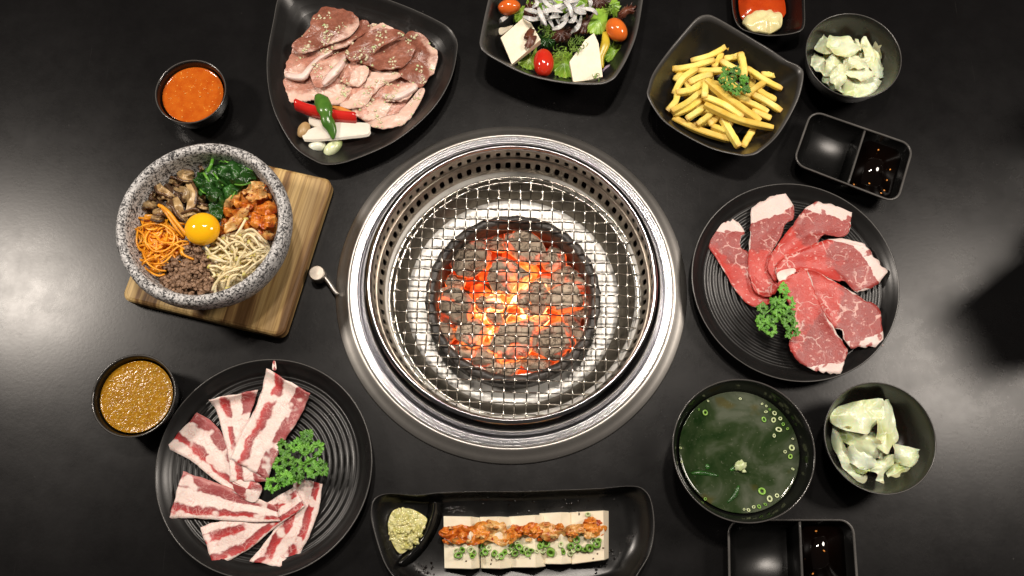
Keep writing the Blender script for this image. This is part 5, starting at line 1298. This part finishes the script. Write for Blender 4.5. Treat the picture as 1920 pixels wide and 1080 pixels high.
KM = [([(490, 385), (530, 350), (600, 345), (650, 330), (680, 400), (660, 450), (600, 465), (550, 430), (510, 410)], 'kimchi', 2), ([(640, 340), (700, 350), (740, 320), (790, 310), (820, 380), (780, 450), (720, 460), (680, 480), (640, 440)], 'kimchi', 3),
      ([(760, 330), (800, 305), (860, 320), (905, 318), (925, 400), (915, 480), (850, 460), (800, 430), (770, 440)], 'kimchi_pale', 4), ([(900, 370), (960, 345), (1020, 345), (1050, 360), (1000, 410), (960, 440), (920, 470)], 'kimchi', 3), ([(1000, 350), (1060, 320), (1110, 330), (1120, 400), (1080, 430), (1030, 400)], 'kimchi', 4),
      ([(1090, 340), (1140, 315), (1210, 340), (1270, 350), (1280, 400), (1230, 460), (1150, 440), (1100, 400)], 'kimchi_pale', 5), ([(1260, 350), (1330, 330), (1390, 335), (1380, 390), (1300, 410), (1270, 400)], 'kimchi_pale', 4), ([(1370, 330), (1400, 290), (1450, 290), (1470, 330), (1440, 390), (1390, 370)], 'kimchi', 6), ([(1380, 380), (1440, 350), (1500, 340), (1528, 350), (1500, 410), (1420, 420)], 'kimchi', 5),
      ([(510, 430), (540, 425), (570, 450), (540, 465)], 'kimchi', 1), ([(930, 360), (945, 330), (1000, 345), (985, 375)], 'kimchi', 4), ([(1105, 410), (1140, 420), (1120, 445), (1095, 440)], 'kimchi', 2), ([(1420, 310), (1445, 285), (1450, 330)], 'kimchi', 7)]
for k, (pts, mt, lv) in enumerate(KM):
    o = solo('kimchi_piece', slab(ct(*pts), .0225 + lv * .0005, .0016, .0025, .006, 110, (0, 0), 30 + k, 48, (1, .96, .88, .78, .66, .52, .38, .22, .08), .10, curl=.008, sharp=True, fine=.0022), M[mt], None, 'kimchi', 'kimchi pieces on the tofu row')
    c = np.mean(pts, axis=0); km.append((o, *ct(c)[0]))
rank(km, 'crumpled kimchi piece on tofu', 'of the row', 1) if len(km) <= 12 else rank(km, 'crumpled kimchi piece on tofu', 'of the row', 2)
bpy.context.view_layer.update(); dg = bpy.context.evaluated_depsgraph_get()
rk = random.Random(77); ks = []
for k in range(30):
    x, y = 510 + 990 * (k + rk.random()) / 30, 400 + rk.uniform(-62, 50)
    a_ = rk.uniform(0, 2 * pi); l = rk.uniform(22, 48)
    if x > 1000: y -= 15
    o = solo('kimchi_shred', settle(slab(ct(*[(x + l * rk.uniform(.5, 1) * cos(t), y + l * .7 * rk.uniform(.5, 1) * sin(t)) for t in np.linspace(0, 2 * pi, 6, endpoint=False)]), .030, .0014, .002, .006, 130, (0, 0), 300 + k, 32, (1, .94, .8, .6, .35, .1), .1, curl=.005, sharp=True, fine=.002), -.0025), M['kimchi' if rk.random() < .7 else 'kimchi_pale'], None, 'kimchi', 'small kimchi shreds on the tofu row')
    ks.append((o, *ct((x, y))[0]))
rank(ks, 'small kimchi shred on tofu', 'of the row', 3)
bpy.context.view_layer.update(); dg = bpy.context.evaluated_depsgraph_get()
st = []
ST = [(600, 500, 20), (615, 525, 26), (640, 490, 18), (690, 490, 20), (710, 510, 20), (700, 525, 16), (745, 490, 20), (765, 475, 20), (780, 505, 22), (800, 480, 18), (760, 515, 16), (835, 515, 20), (855, 535, 18), (880, 530, 20), (900, 505, 16), (925, 495, 22), (945, 475, 22), (960, 515, 22), (975, 450, 18), (990, 475, 24), (1010, 500, 16), (1030, 490, 22), (1040, 515, 20), (1060, 495, 18), (1095, 500, 14), (1125, 440, 20), (1150, 455, 24), (1130, 490, 26), (1115, 470, 18), (1180, 505, 26), (1240, 460, 18), (1255, 500, 18), (1300, 470, 22), (1320, 490, 22), (1340, 430, 22), (1350, 480, 20), (1300, 515, 18), (1385, 490, 20), (1415, 480, 24), (1440, 440, 22), (1460, 460, 26), (1470, 435, 20), (1408, 275, 16)]
for k, (x, y, r) in enumerate(ST):
    px, py = ct((x, y))[0]
    r_ = r * 1.0 * S(px, py, .022) / 3.254
    g = settle(ring_geo(P(px, py, .024), r_, .0026 + .001 * (k % 3), rng.uniform(-.6, .6), rng.uniform(0, 6), 90 + k, .46))
    o = solo('scallion_ring', g, M['scallion_pale' if k % 3 == 0 else 'scallion'], None, 'scallion ring', 'scallion rings on the tofu')
    st.append((o, px, py))
rank(st, 'chopped scallion ring on tofu', 'of the platter', 5)
rr = random.Random(15); gs = []
for k in range(260):
    t, q = rr.uniform(0, 2 * pi), sqrt(rr.random())
    x, y = 300 + 105 * q * cos(t) + 12 * sin(t), 370 + 125 * q * sin(t)
    if x > 350 + (520 - y) * .35: continue
    px, py = ct((x, y))[0]
    s = rr.uniform(.0010, .0021)
    gs.append(blob(P(px, py, .0125 + .005 * (1 - q * q) + rr.uniform(-.001, .001)), (s * 1.5, s, s * .9), 2, .5, 1.6, k, rr.uniform(0, 6)))
gs.append(slab(ct((215, 255), (320, 240), (415, 290), (420, 330), (350, 440), (260, 515), (190, 380)), .0125, .006, .004, .001, 80, seed=3, N=48))
solo('grated_garlic', join(*[G(g[0], g[1]) for g in gs]), M['grated'], 'heap of wet yellow green grated garlic at the platter end', 'grated garlic', kind='stuff')
rr = random.Random(31); gs = []
for k in range(150):
    ch = rr.random()
    if ch < .35: x, y = rr.uniform(540, 660), rr.uniform(225, 270)
    elif ch < .6: t = rr.random(); x, y = 1440 + 260 * t + rr.uniform(-25, 25), 640 - 250 * t + rr.uniform(-30, 30)
    elif ch < .8: x, y = rr.uniform(340, 470), rr.uniform(570, 645)
    else: x, y = rr.uniform(700, 1700), rr.uniform(170, 270)
    px, py = ct((x, y))[0]; s = rr.uniform(.0005, .0014)
    gs.append(settle(blob(P(px, py, .012), (s * 1.3, s, s * .5), 2, .2, 1.2, k, rr.uniform(0, 6))))
solo('oil_droplets', join(*gs), M['soy'], 'shiny oil and water droplets on the black platter', 'droplets', kind='stuff')
fk = []
for k, (x, y) in enumerate([(665, 560), (815, 578), (820, 555), (1055, 545), (1355, 275), (1465, 515), (1500, 480), (1440, 545)]):
    px, py = ct((x, y))[0]
    o = solo('chili_flake', settle(blob(P(px, py, .024), (.0013, .001, .0005), 1, .3, 1.5, k, k)), M['mushcap'], None, 'chili flake', 'dark flakes on the tofu')
    fk.append((o, px, py))
rank(fk, 'dark flake on the tofu row', '', 1)

# ------------------------------------------------------------------ toppings in the granite bowl
cz = Crop(220, 270, 3.485)
zb = hz - 0.036               # level of the bed they rest on
bz0 = zb
def bed(name, pts, top, mat_, label, cat):
    solo(name, slab(cz(*pts), bz0 + top, top + .004, .003, .003, 160, (0, 0), 5, 48, (1, .97, .9, .8, .65, .5, .3, .1), fine=.002), M[mat_], label, cat, kind='stuff')
bed('shredded_carrot', [(110, 500), (230, 460), (340, 520), (420, 620), (430, 700), (330, 760), (300, 830), (200, 830), (110, 730), (90, 620)], .006, 'carrot', 'mass of shredded carrot under the loose strands', 'carrot')
bed('sprout_mass', [(620, 640), (740, 580), (880, 560), (990, 650), (960, 750), (850, 860), (720, 950), (640, 960), (610, 860), (590, 740)], .005, 'sprout', 'mass of bean sprouts under the loose ones', 'bean sprouts')
bed('spinach_mass', [(510, 230), (620, 140), (780, 110), (900, 180), (900, 240), (760, 330), (700, 470), (620, 470), (600, 370), (520, 310)], .010, 'spinach', 'mass of wilted spinach under the loose leaves', 'spinach')
bed('kimchi_mass', [(680, 580), (700, 420), (800, 310), (960, 260), (1030, 380), (1040, 520), (990, 620), (860, 550), (760, 560)], .006, 'kimchi', 'mass of kimchi under the loose pieces', 'kimchi')
bed('mushroom_mass', [(170, 400), (220, 250), (400, 190), (500, 230), (520, 330), (590, 400), (460, 480), (330, 470), (240, 460)], .005, 'mushcap', 'mass of dark shiitake under the loose slices', 'mushroom')
# shiitake
mu = []
MU = [([(200, 225), (215, 280), (235, 330)], [40, 55, 30]), ([(270, 180), (300, 175), (320, 200)], [30, 40, 25]), ([(390, 160), (420, 190), (500, 190)], [40, 60, 24]), ([(400, 200), (430, 220), (500, 230)], [40, 50, 30]), ([(330, 235), (370, 240), (400, 270)], [40, 46, 36]), ([(255, 235), (275, 290), (310, 310), (370, 350)], [20, 60, 46, 30]), ([(265, 360), (300, 335), (340, 350), (345, 390)], [30, 50, 46, 30]), ([(145, 405), (200, 395), (255, 410)], [40, 46, 30]), ([(190, 345), (220, 375), (255, 370)], [20, 34, 24]), ([(370, 350), (390, 400), (410, 450), (450, 500)], [50, 70, 60, 34]), ([(460, 240), (490, 320), (480, 400), (455, 470)], [40, 64, 56, 34]), ([(400, 300), (440, 310), (450, 380)], [50, 56, 40]), ([(360, 270), (400, 290), (440, 260)], [30, 40, 26]), ([(500, 330), (545, 350), (560, 385)], [40, 60, 40]), ([(520, 395), (560, 410), (610, 420)], [30, 34, 26]), ([(230, 450), (290, 440), (340, 460)], [40, 50, 40]), ([(310, 400), (350, 430), (340, 480)], [40, 40, 30]), ([(540, 140), (555, 165), (548, 190)], [12, 18, 14]), ([(420, 470), (500, 440), (530, 460)], [30, 40, 30]), ([(220, 480), (270, 490), (300, 480)], [30, 40, 30]), ([(330, 205), (340, 185), (360, 210)], [16, 26, 16]), ([(250, 310), (230, 340), (250, 360)], [22, 30, 20])]
ru = random.Random(4)
for k, (p, w) in enumerate(MU):
    z = bz0 + .009 + .0045 * ((k * 5) % 4) / 2 + (.004 if k in (9, 10, 11, 5) else 0)
    ww = [x / 3.485 * .95 for x in w]
    pts = cz(*p)
    r_ = empty('mushroom_slice', P(*pts[1], z - .004), None, 'mushroom', 'shiitake slices in the granite bowl')
    sg = 1 if k % 2 else -1
    curl = ru.uniform(-.0035, .0035)
    part('flesh', band(pts, ww, [z - .003, z + .003, z + ru.uniform(0, .003), z - .003], .0022, k, 16, 6, curl, .003, 90), M['mush'], r_)
    q = catmull(pts, 12); T = np.gradient(q, axis=0); T /= np.linalg.norm(T, axis=1)[:, None]
    wv = np.interp(np.linspace(0, 1, 13), np.linspace(0, 1, len(ww)), ww)
    e = q + np.c_[-T[:, 1], T[:, 0]] * (wv * .46 * sg)[:, None]
    zi = np.interp(np.linspace(0, 1, 13), [0, .33, .66, 1], [z - .003, z + .003, z + .001, z - .003]) + curl
    part('cap_edge', tube(np.array([P(x, y, zz) for (x, y), zz in zip(e, zi)]), np.r_[.0006, np.full(11, .0016), .0006], 7), M['mushcap'], r_)
    mu.append((r_, *pts[1]))
rank(mu, 'brown shiitake slice', 'of the mushroom heap', 3)
# spinach
sp = []
SPN = [([(500, 240), (540, 200), (580, 220), (570, 300), (520, 300)], 2), ([(560, 220), (620, 200), (660, 260), (600, 330), (560, 300)], 3), ([(660, 190), (700, 130), (780, 110), (830, 150), (790, 230), (700, 240)], 5), ([(740, 140), (820, 120), (890, 180), (905, 220), (850, 250), (760, 220)], 4), ([(700, 230), (780, 210), (840, 250), (770, 290), (700, 280)], 3), ([(580, 300), (640, 280), (690, 320), (660, 380), (600, 370)], 4), ([(680, 290), (740, 270), (790, 300), (740, 370), (680, 370)], 3), ([(600, 400), (630, 360), (680, 380), (700, 430), (670, 490), (620, 470)], 2), ([(540, 280), (590, 310), (560, 350), (530, 330)], 2), ([(640, 160), (690, 120), (720, 150), (680, 200)], 3), ([(620, 230), (680, 210), (720, 260), (660, 290)], 5), ([(840, 160), (880, 170), (895, 215), (860, 220)], 3), ([(650, 330), (700, 340), (690, 400), (640, 400)], 3)]
for k, (p, lv) in enumerate(SPN):
    o = solo('spinach_leaf', slab(cz(*p), bz0 + .010 + lv * .0022, .0012, .005, .008, 120, (0, 0), 80 + k, 48, (1, .96, .88, .78, .66, .52, .38, .22, .08), .12, curl=.006, fine=.0026), M['spinach'], None, 'spinach', 'spinach leaves in the granite bowl')
    sp.append((o, *cz(np.mean(p, axis=0))[0]))
rank(sp, 'dark wilted spinach leaf', 'of the spinach heap', 2)
ss = []
for k, (p, r) in enumerate([(((625, 85), (615, 130), (590, 185)), 22), (((565, 190), (585, 220), (605, 255)), 17), (((625, 185), (655, 225), (690, 275)), 15), (((760, 262), (820, 268), (890, 245)), 12), (((700, 110), (720, 120), (735, 118)), 12), (((640, 155), (665, 165), (690, 150)), 10), (((540, 295), (560, 315), (580, 325)), 10), (((830, 150), (860, 165), (890, 180)), 8), (((770, 310), (760, 330), (740, 360)), 10), (((665, 120), (680, 112), (700, 125)), 10)]):
    w = world_path(cz(*p), [bz0 + .017, bz0 + .025, bz0 + .021], 8)
    o = solo('spinach_stalk', tube(w, np.r_[r * .55, np.full(7, r * .5), r * .4] * U / 3.485 * .92, 9, .8), M['spinstem'], None, 'spinach stalk', 'spinach stalks in the granite bowl')
    ss.append((o, *cz(p[1])[0]))
rank(ss, 'bright green spinach stalk', 'of the spinach heap', 2)
# kimchi
kk = []
KK = [([(690, 400), (740, 330), (800, 295), (810, 350), (770, 390), (710, 420)], 'kimchi_pale', 3), ([(800, 310), (860, 270), (940, 240), (975, 255), (985, 290), (920, 320), (840, 330)], 'kimchi_pale', 4), ([(840, 330), (900, 310), (975, 310), (975, 350), (900, 375), (850, 370)], 'kimchi_pale', 5), ([(685, 590), (720, 510), (790, 440), (850, 395), (880, 400), (840, 470), (780, 540), (720, 595)], 'kimchi_pale', 5), ([(690, 430), (740, 420), (760, 470), (700, 480)], 'kimchi', 2), ([(690, 500), (720, 490), (730, 530), (680, 560)], 'kimchi', 2), ([(800, 390), (860, 375), (900, 400), (870, 440), (810, 420)], 'kimchi', 3), ([(890, 400), (960, 365), (1030, 380), (1050, 440), (980, 470), (910, 460)], 'kimchi', 4), ([(860, 460), (930, 450), (960, 500), (910, 550), (860, 530)], 'kimchi', 4), ([(930, 480), (1000, 440), (1045, 470), (1030, 540), (960, 560), (920, 530)], 'kimchi', 5), ([(930, 560), (1000, 560), (1025, 590), (990, 640), (950, 620)], 'kimchi_pale', 2), ([(830, 500), (870, 520), (860, 560), (820, 550)], 'kimchi', 2), ([(970, 300), (1010, 320), (1010, 370), (975, 350)], 'kimchi', 2), ([(760, 380), (800, 360), (830, 390), (780, 430)], 'kimchi', 3), ([(640, 560), (680, 530), (690, 580), (650, 600)], 'kimchi', 1), ([(780, 470), (820, 450), (840, 480), (800, 510)], 'kimchi', 3)]
for k, (p, mt, lv) in enumerate(KK):
    o = solo('kimchi_piece', slab(cz(*p), bz0 + .008 + lv * .0022, .002, .004, .008, 110, (0, 0), 130 + k, 48, (1, .96, .88, .78, .66, .52, .38, .22, .08), .10, curl=.007, sharp=True, fine=.0022), M[mt], None, 'kimchi', 'kimchi pieces in the granite bowl')
    kk.append((o, *cz(np.mean(p, axis=0))[0]))
rank(kk, 'chili stained kimchi piece in granite bowl', 'of the heap', 2)
# carrot
ca = []
rc = random.Random(8)
def strand(pts, zs, r, seed):
    w = world_path(cz(*pts), zs, 20)
    return tube(w, np.r_[r * .6, np.full(19, r), r * .6], 5, .7)
CA = [[(268, 395), (320, 450), (380, 540), (440, 610)], [(278, 400), (335, 445), (400, 530), (455, 600)], [(245, 470), (290, 510), (370, 560), (440, 620)], [(90, 570), (180, 530), (230, 520)], [(110, 480), (170, 485), (215, 490)], [(105, 490), (115, 560), (90, 600), (130, 610)], [(85, 640), (70, 690), (110, 740), (200, 760), (290, 720)], [(75, 660), (100, 730), (180, 765), (260, 745)], [(135, 540), (125, 640), (150, 700)], [(170, 500), (165, 600), (210, 660), (290, 690)], [(200, 540), (180, 620), (240, 700), (330, 690)], [(210, 520), (300, 530), (370, 590), (350, 670), (280, 710)], [(240, 560), (320, 560), (390, 610), (380, 670), (300, 680)], [(160, 700), (200, 780), (260, 820), (320, 830)], [(170, 800), (220, 840), (270, 860), (310, 850)], [(280, 760), (340, 720), (400, 670), (480, 650)], [(320, 700), (400, 640), (470, 640)], [(420, 660), (430, 720), (500, 755)], [(410, 680), (420, 720), (435, 735)], [(190, 740), (260, 690), (330, 650), (420, 640)], [(210, 780), (290, 780), (350, 730), (380, 660)], [(150, 800), (190, 760), (240, 740)], [(380, 515), (420, 520), (445, 525)], [(310, 490), (330, 560), (320, 640)], [(250, 600), (290, 640), (370, 650), (440, 690)]]
for k, p in enumerate(CA):
    z = bz0 + .010 + .008 * rc.random() + (.004 if k < 2 else 0)
    o = solo('carrot_strand', strand(p, [z - .002, z + .003, z + .002, z - .002], (12 if k < 3 else rc.uniform(6, 8.2)) * U / 3.485, k), M['carrot'], None, 'carrot strand', 'carrot strands in the granite bowl')
    ca.append((o, *cz(np.mean(p, axis=0))[0]))
for k in range(46):
    t = rc.uniform(0, 2 * pi); q = sqrt(rc.random())
    x, y = 265 + 115 * q * cos(t), 660 + 150 * q * sin(t)
    R_ = rc.uniform(40, 95); a0 = rc.uniform(0, 2 * pi); da = rc.uniform(1.3, 2.6) * rc.choice((-1, 1))
    p = [(x + R_ * (cos(a0 + da * i / 4) - cos(a0 + da / 2)), y + R_ * (sin(a0 + da * i / 4) - sin(a0 + da / 2))) for i in range(5)]
    z = bz0 + .006 + .006 * rc.random()
    o = solo('carrot_strand', strand(p, [z, z + .004, z + .003, z], rc.uniform(6, 8.2) * U / 3.485, 100 + k), M['carrot'], None, 'carrot strand', 'carrot strands in the granite bowl')
    ca.append((o, x, y)) if False else ca.append((o, *cz((x, y))[0]))
rank(ca, 'orange carrot strand', 'of the carrot heap', 6)
# bean sprouts
bs = []
rb = random.Random(9)
BS = [[(840, 490), (800, 560), (760, 610)], [(560, 655), (590, 690), (620, 740)], [(620, 590), (690, 640), (740, 690)], [(640, 640), (700, 690), (760, 780)], [(690, 620), (760, 680), (770, 760)], [(800, 590), (860, 560), (900, 570), (980, 650)], [(810, 640), (850, 590), (900, 620), (930, 680)], [(780, 750), (850, 730), (920, 690), (990, 670)], [(720, 870), (760, 820), (830, 800), (900, 740)], [(620, 960), (650, 900), (720, 840), (800, 820)], [(600, 800), (650, 800), (700, 830)], [(640, 980), (640, 930), (660, 890)], [(720, 940), (740, 870), (800, 850)], [(660, 880), (690, 900), (720, 870)], [(830, 850), (880, 800), (960, 740), (1000, 690)], [(690, 700), (740, 650), (800, 640), (860, 690)], [(600, 740), (660, 760), (720, 770)], [(780, 800), (800, 740), (840, 700)], [(860, 640), (900, 690), (970, 700)], [(740, 600), (800, 610), (830, 660)]]
for k in range(84):
    t = rb.uniform(0, 2 * pi); q = sqrt(rb.random())
    x, y = 790 + 190 * q * cos(t) , 760 + 170 * q * sin(t)
    if x + y > 1780 or (x < 640 and y > 920): x, y = 760 + 60 * cos(t), 760 + 60 * sin(t)
    l = rb.uniform(70, 120); a0 = rb.gauss(-.6, .8); b0 = rb.uniform(-.9, .9)
    BS.append([(x - l * .5 * cos(a0 - b0), y - l * .5 * sin(a0 - b0)), (x, y), (x + l * .6 * cos(a0 + b0), y + l * .6 * sin(a0 + b0))])
for k, p in enumerate(BS):
    z = bz0 + (.015 + .005 * rb.random() if k < 20 else .006 + .008 * rb.random())
    w = world_path(cz(*p), [z - .002, z + .003, z - .001], 14)
    rad = np.interp(np.linspace(0, 1, 15), [0, .1, .7, 1], [.55, 1, .9, .35]) * rb.uniform(7.4, 10) * U / 3.485
    o = solo('bean_sprout', tube(w, rad, 6), M['sprout'], None, 'bean sprout', 'bean sprouts in the granite bowl')
    if k % 2 == 0 or k < 8:
        part('bean', blob(w[0], (.0029, .0019, .0018), 2, .1, 1, k, rb.uniform(0, 6)), M['bean'], o)
    bs.append((o, *cz(np.mean(p, axis=0))[0]))
rank(bs, 'pale bean sprout', 'of the sprout heap', 6)
# minced beef: nobody could count it
rm = random.Random(10); gs = []
poly = [(300, 790), (360, 740), (450, 720), (470, 665), (530, 670), (590, 740), (600, 800), (630, 850), (640, 960), (560, 995), (420, 985), (330, 940), (275, 890)]
def inside(x, y, pl):
    r = False
    for i in range(len(pl)):
        (x0, y0), (x1, y1) = pl[i], pl[i - 1]
        if (y0 > y) != (y1 > y) and x < (x1 - x0) * (y - y0) / (y1 - y0) + x0: r = not r
    return r
k = 0
while k < 130:
    x, y = rm.uniform(270, 645), rm.uniform(660, 1000)
    if not inside(x, y, poly): continue
    k += 1
    c = P(*cz((x, y))[0], bz0 + .007 + .010 * rm.random() * (1 - abs(x - 460) / 300))
    for q in range(8):
        s = rm.uniform(.0009, .0025)
        gs.append(blob(c + np.array([rm.gauss(0, .0024), rm.gauss(0, .0024), rm.gauss(0, .0016)]), (s * 1.2, s, s * .9), 1 if s < .0014 else 2, .8, 2.3, k * 9 + q, rm.uniform(0, 6)))
solo('minced_beef', join(*gs), M['mince'], 'crumbled brown minced beef in the granite bowl', 'minced beef', kind='stuff')
c = P(*cz((556, 556))[0], bz0 + .022)
solo('egg_yolk', blob(c, (115 * U / 3.485 * .92, 112 * U / 3.485 * .92, .0130), 4), M['yolk'], 'round yellow raw egg yolk in the middle of the granite bowl', 'egg yolk')

# nothing pokes through the wall of the bowl it lies in
def keep_inside(o, loc, B):
    c, ol, ss_, zz_ = B
    zz_ = [z + i * 1e-6 for i, z in enumerate(zz_)]
    me = o.data; n = len(me.vertices)
    co = np.empty(n * 3, dtype=np.float32); me.vertices.foreach_get('co', co); co = co.reshape(-1, 3).astype(float) + loc
    d = co[:, :2] - c; ang_ = np.arctan2(d[:, 1], d[:, 0]); od = ol - c
    oa, orr = np.arctan2(od[:, 1], od[:, 0]), np.hypot(od[:, 0], od[:, 1])
    k_ = np.argsort(oa)
    R_ = np.interp(ang_, np.r_[oa[k_] - 2 * pi, oa[k_], oa[k_] + 2 * pi], np.tile(orr[k_], 3))
    s_ = np.hypot(d[:, 0], d[:, 1]) / R_
    zmin = np.interp(s_, ss_, zz_) + .0006
    low = co[:, 2] < zmin
    if not low.any(): return
    up = np.where(low, np.minimum(zmin - co[:, 2], .004), 0)          # a little up, the rest of the way inwards
    co[:, 2] += up
    smax = np.interp(co[:, 2] - .0006, zz_, ss_)
    f_ = np.where(s_ > smax, smax / np.maximum(s_, 1e-6), 1.0)
    co[:, :2] = c + d * f_[:, None]
    me.vertices.foreach_set('co', (co - loc).astype(np.float32).ravel()); me.update()
for o in list(sc.objects):
    r_ = o
    while r_.parent: r_ = r_.parent
    if o.type != 'MESH' or r_.get('category') in (None, 'bowl', 'plate', 'table', 'soup', 'grill', 'grill grate', 'sauce cup', 'dish', 'board', 'platter'): continue
    if r_.get('kind') == 'structure': continue
    L_ = np.array(root_loc(o)); q_ = np.array(r_.location)[:2]
    for B in BOWLS:
        od = B[1] - B[0]; dd = q_ - B[0]
        if np.hypot(*dd) < np.hypot(od[:, 0], od[:, 1]).min() * .98:
            keep_inside(o, L_, B)
# ------------------------------------------------------------------ the things whose shade falls on the right of the table
def bottle(x, y, h, label):
    k = h / 0.22
    pr = [(.001, 0), (.029, 0), (.031, .003), (.031, .10), (.030, .115), (.024, .135), (.016, .150), (.0125, .165), (.012, .195), (.0135, .198), (.0135, .206), (.0125, .212), (.001, .212)]
    r_ = empty('bottle', (x, y, 0), label, 'bottle', 'bottles standing at the right edge of the table')
    part('glass', lathe((x, y), [(r * (k if r > .005 else 1), z * k) for r, z in pr], 48), M['bottle'], r_)
    part('cap', lathe((x, y), [(.001, .209 * k), (.0145, .209 * k), (.0150, .212 * k), (.0145, .224 * k), (.013, .226 * k), (.001, .226 * k)], 32), M['flange'], r_)
bottle(.655, .335, .215, 'green bottle standing at the right edge of the table, nearer the camera')
bottle(.675, .47, .20, 'green bottle standing at the right edge of the table, farther back')
mst = empty('menu_stand', (.642, .266, 0), 'dark folded menu stand at the right edge of the table', 'menu stand')
for sgn in (-1, 1):
    rs = []
    for o_, z in ((.034 * sgn, 0.0), (.002 * sgn, .32)):
        q = []
        for a_, b_ in ((o_, -.06), (o_, .06), (o_ + .003 * sgn, .06), (o_ + .003 * sgn, -.06))[::sgn]:
            t = radians(24); q.append((.642 + a_ * cos(t) - b_ * sin(t), .266 + a_ * sin(t) + b_ * cos(t), z))
        rs.append(np.array(q))
    part('panel', rings(rs), M['card'], mst, smooth=False)
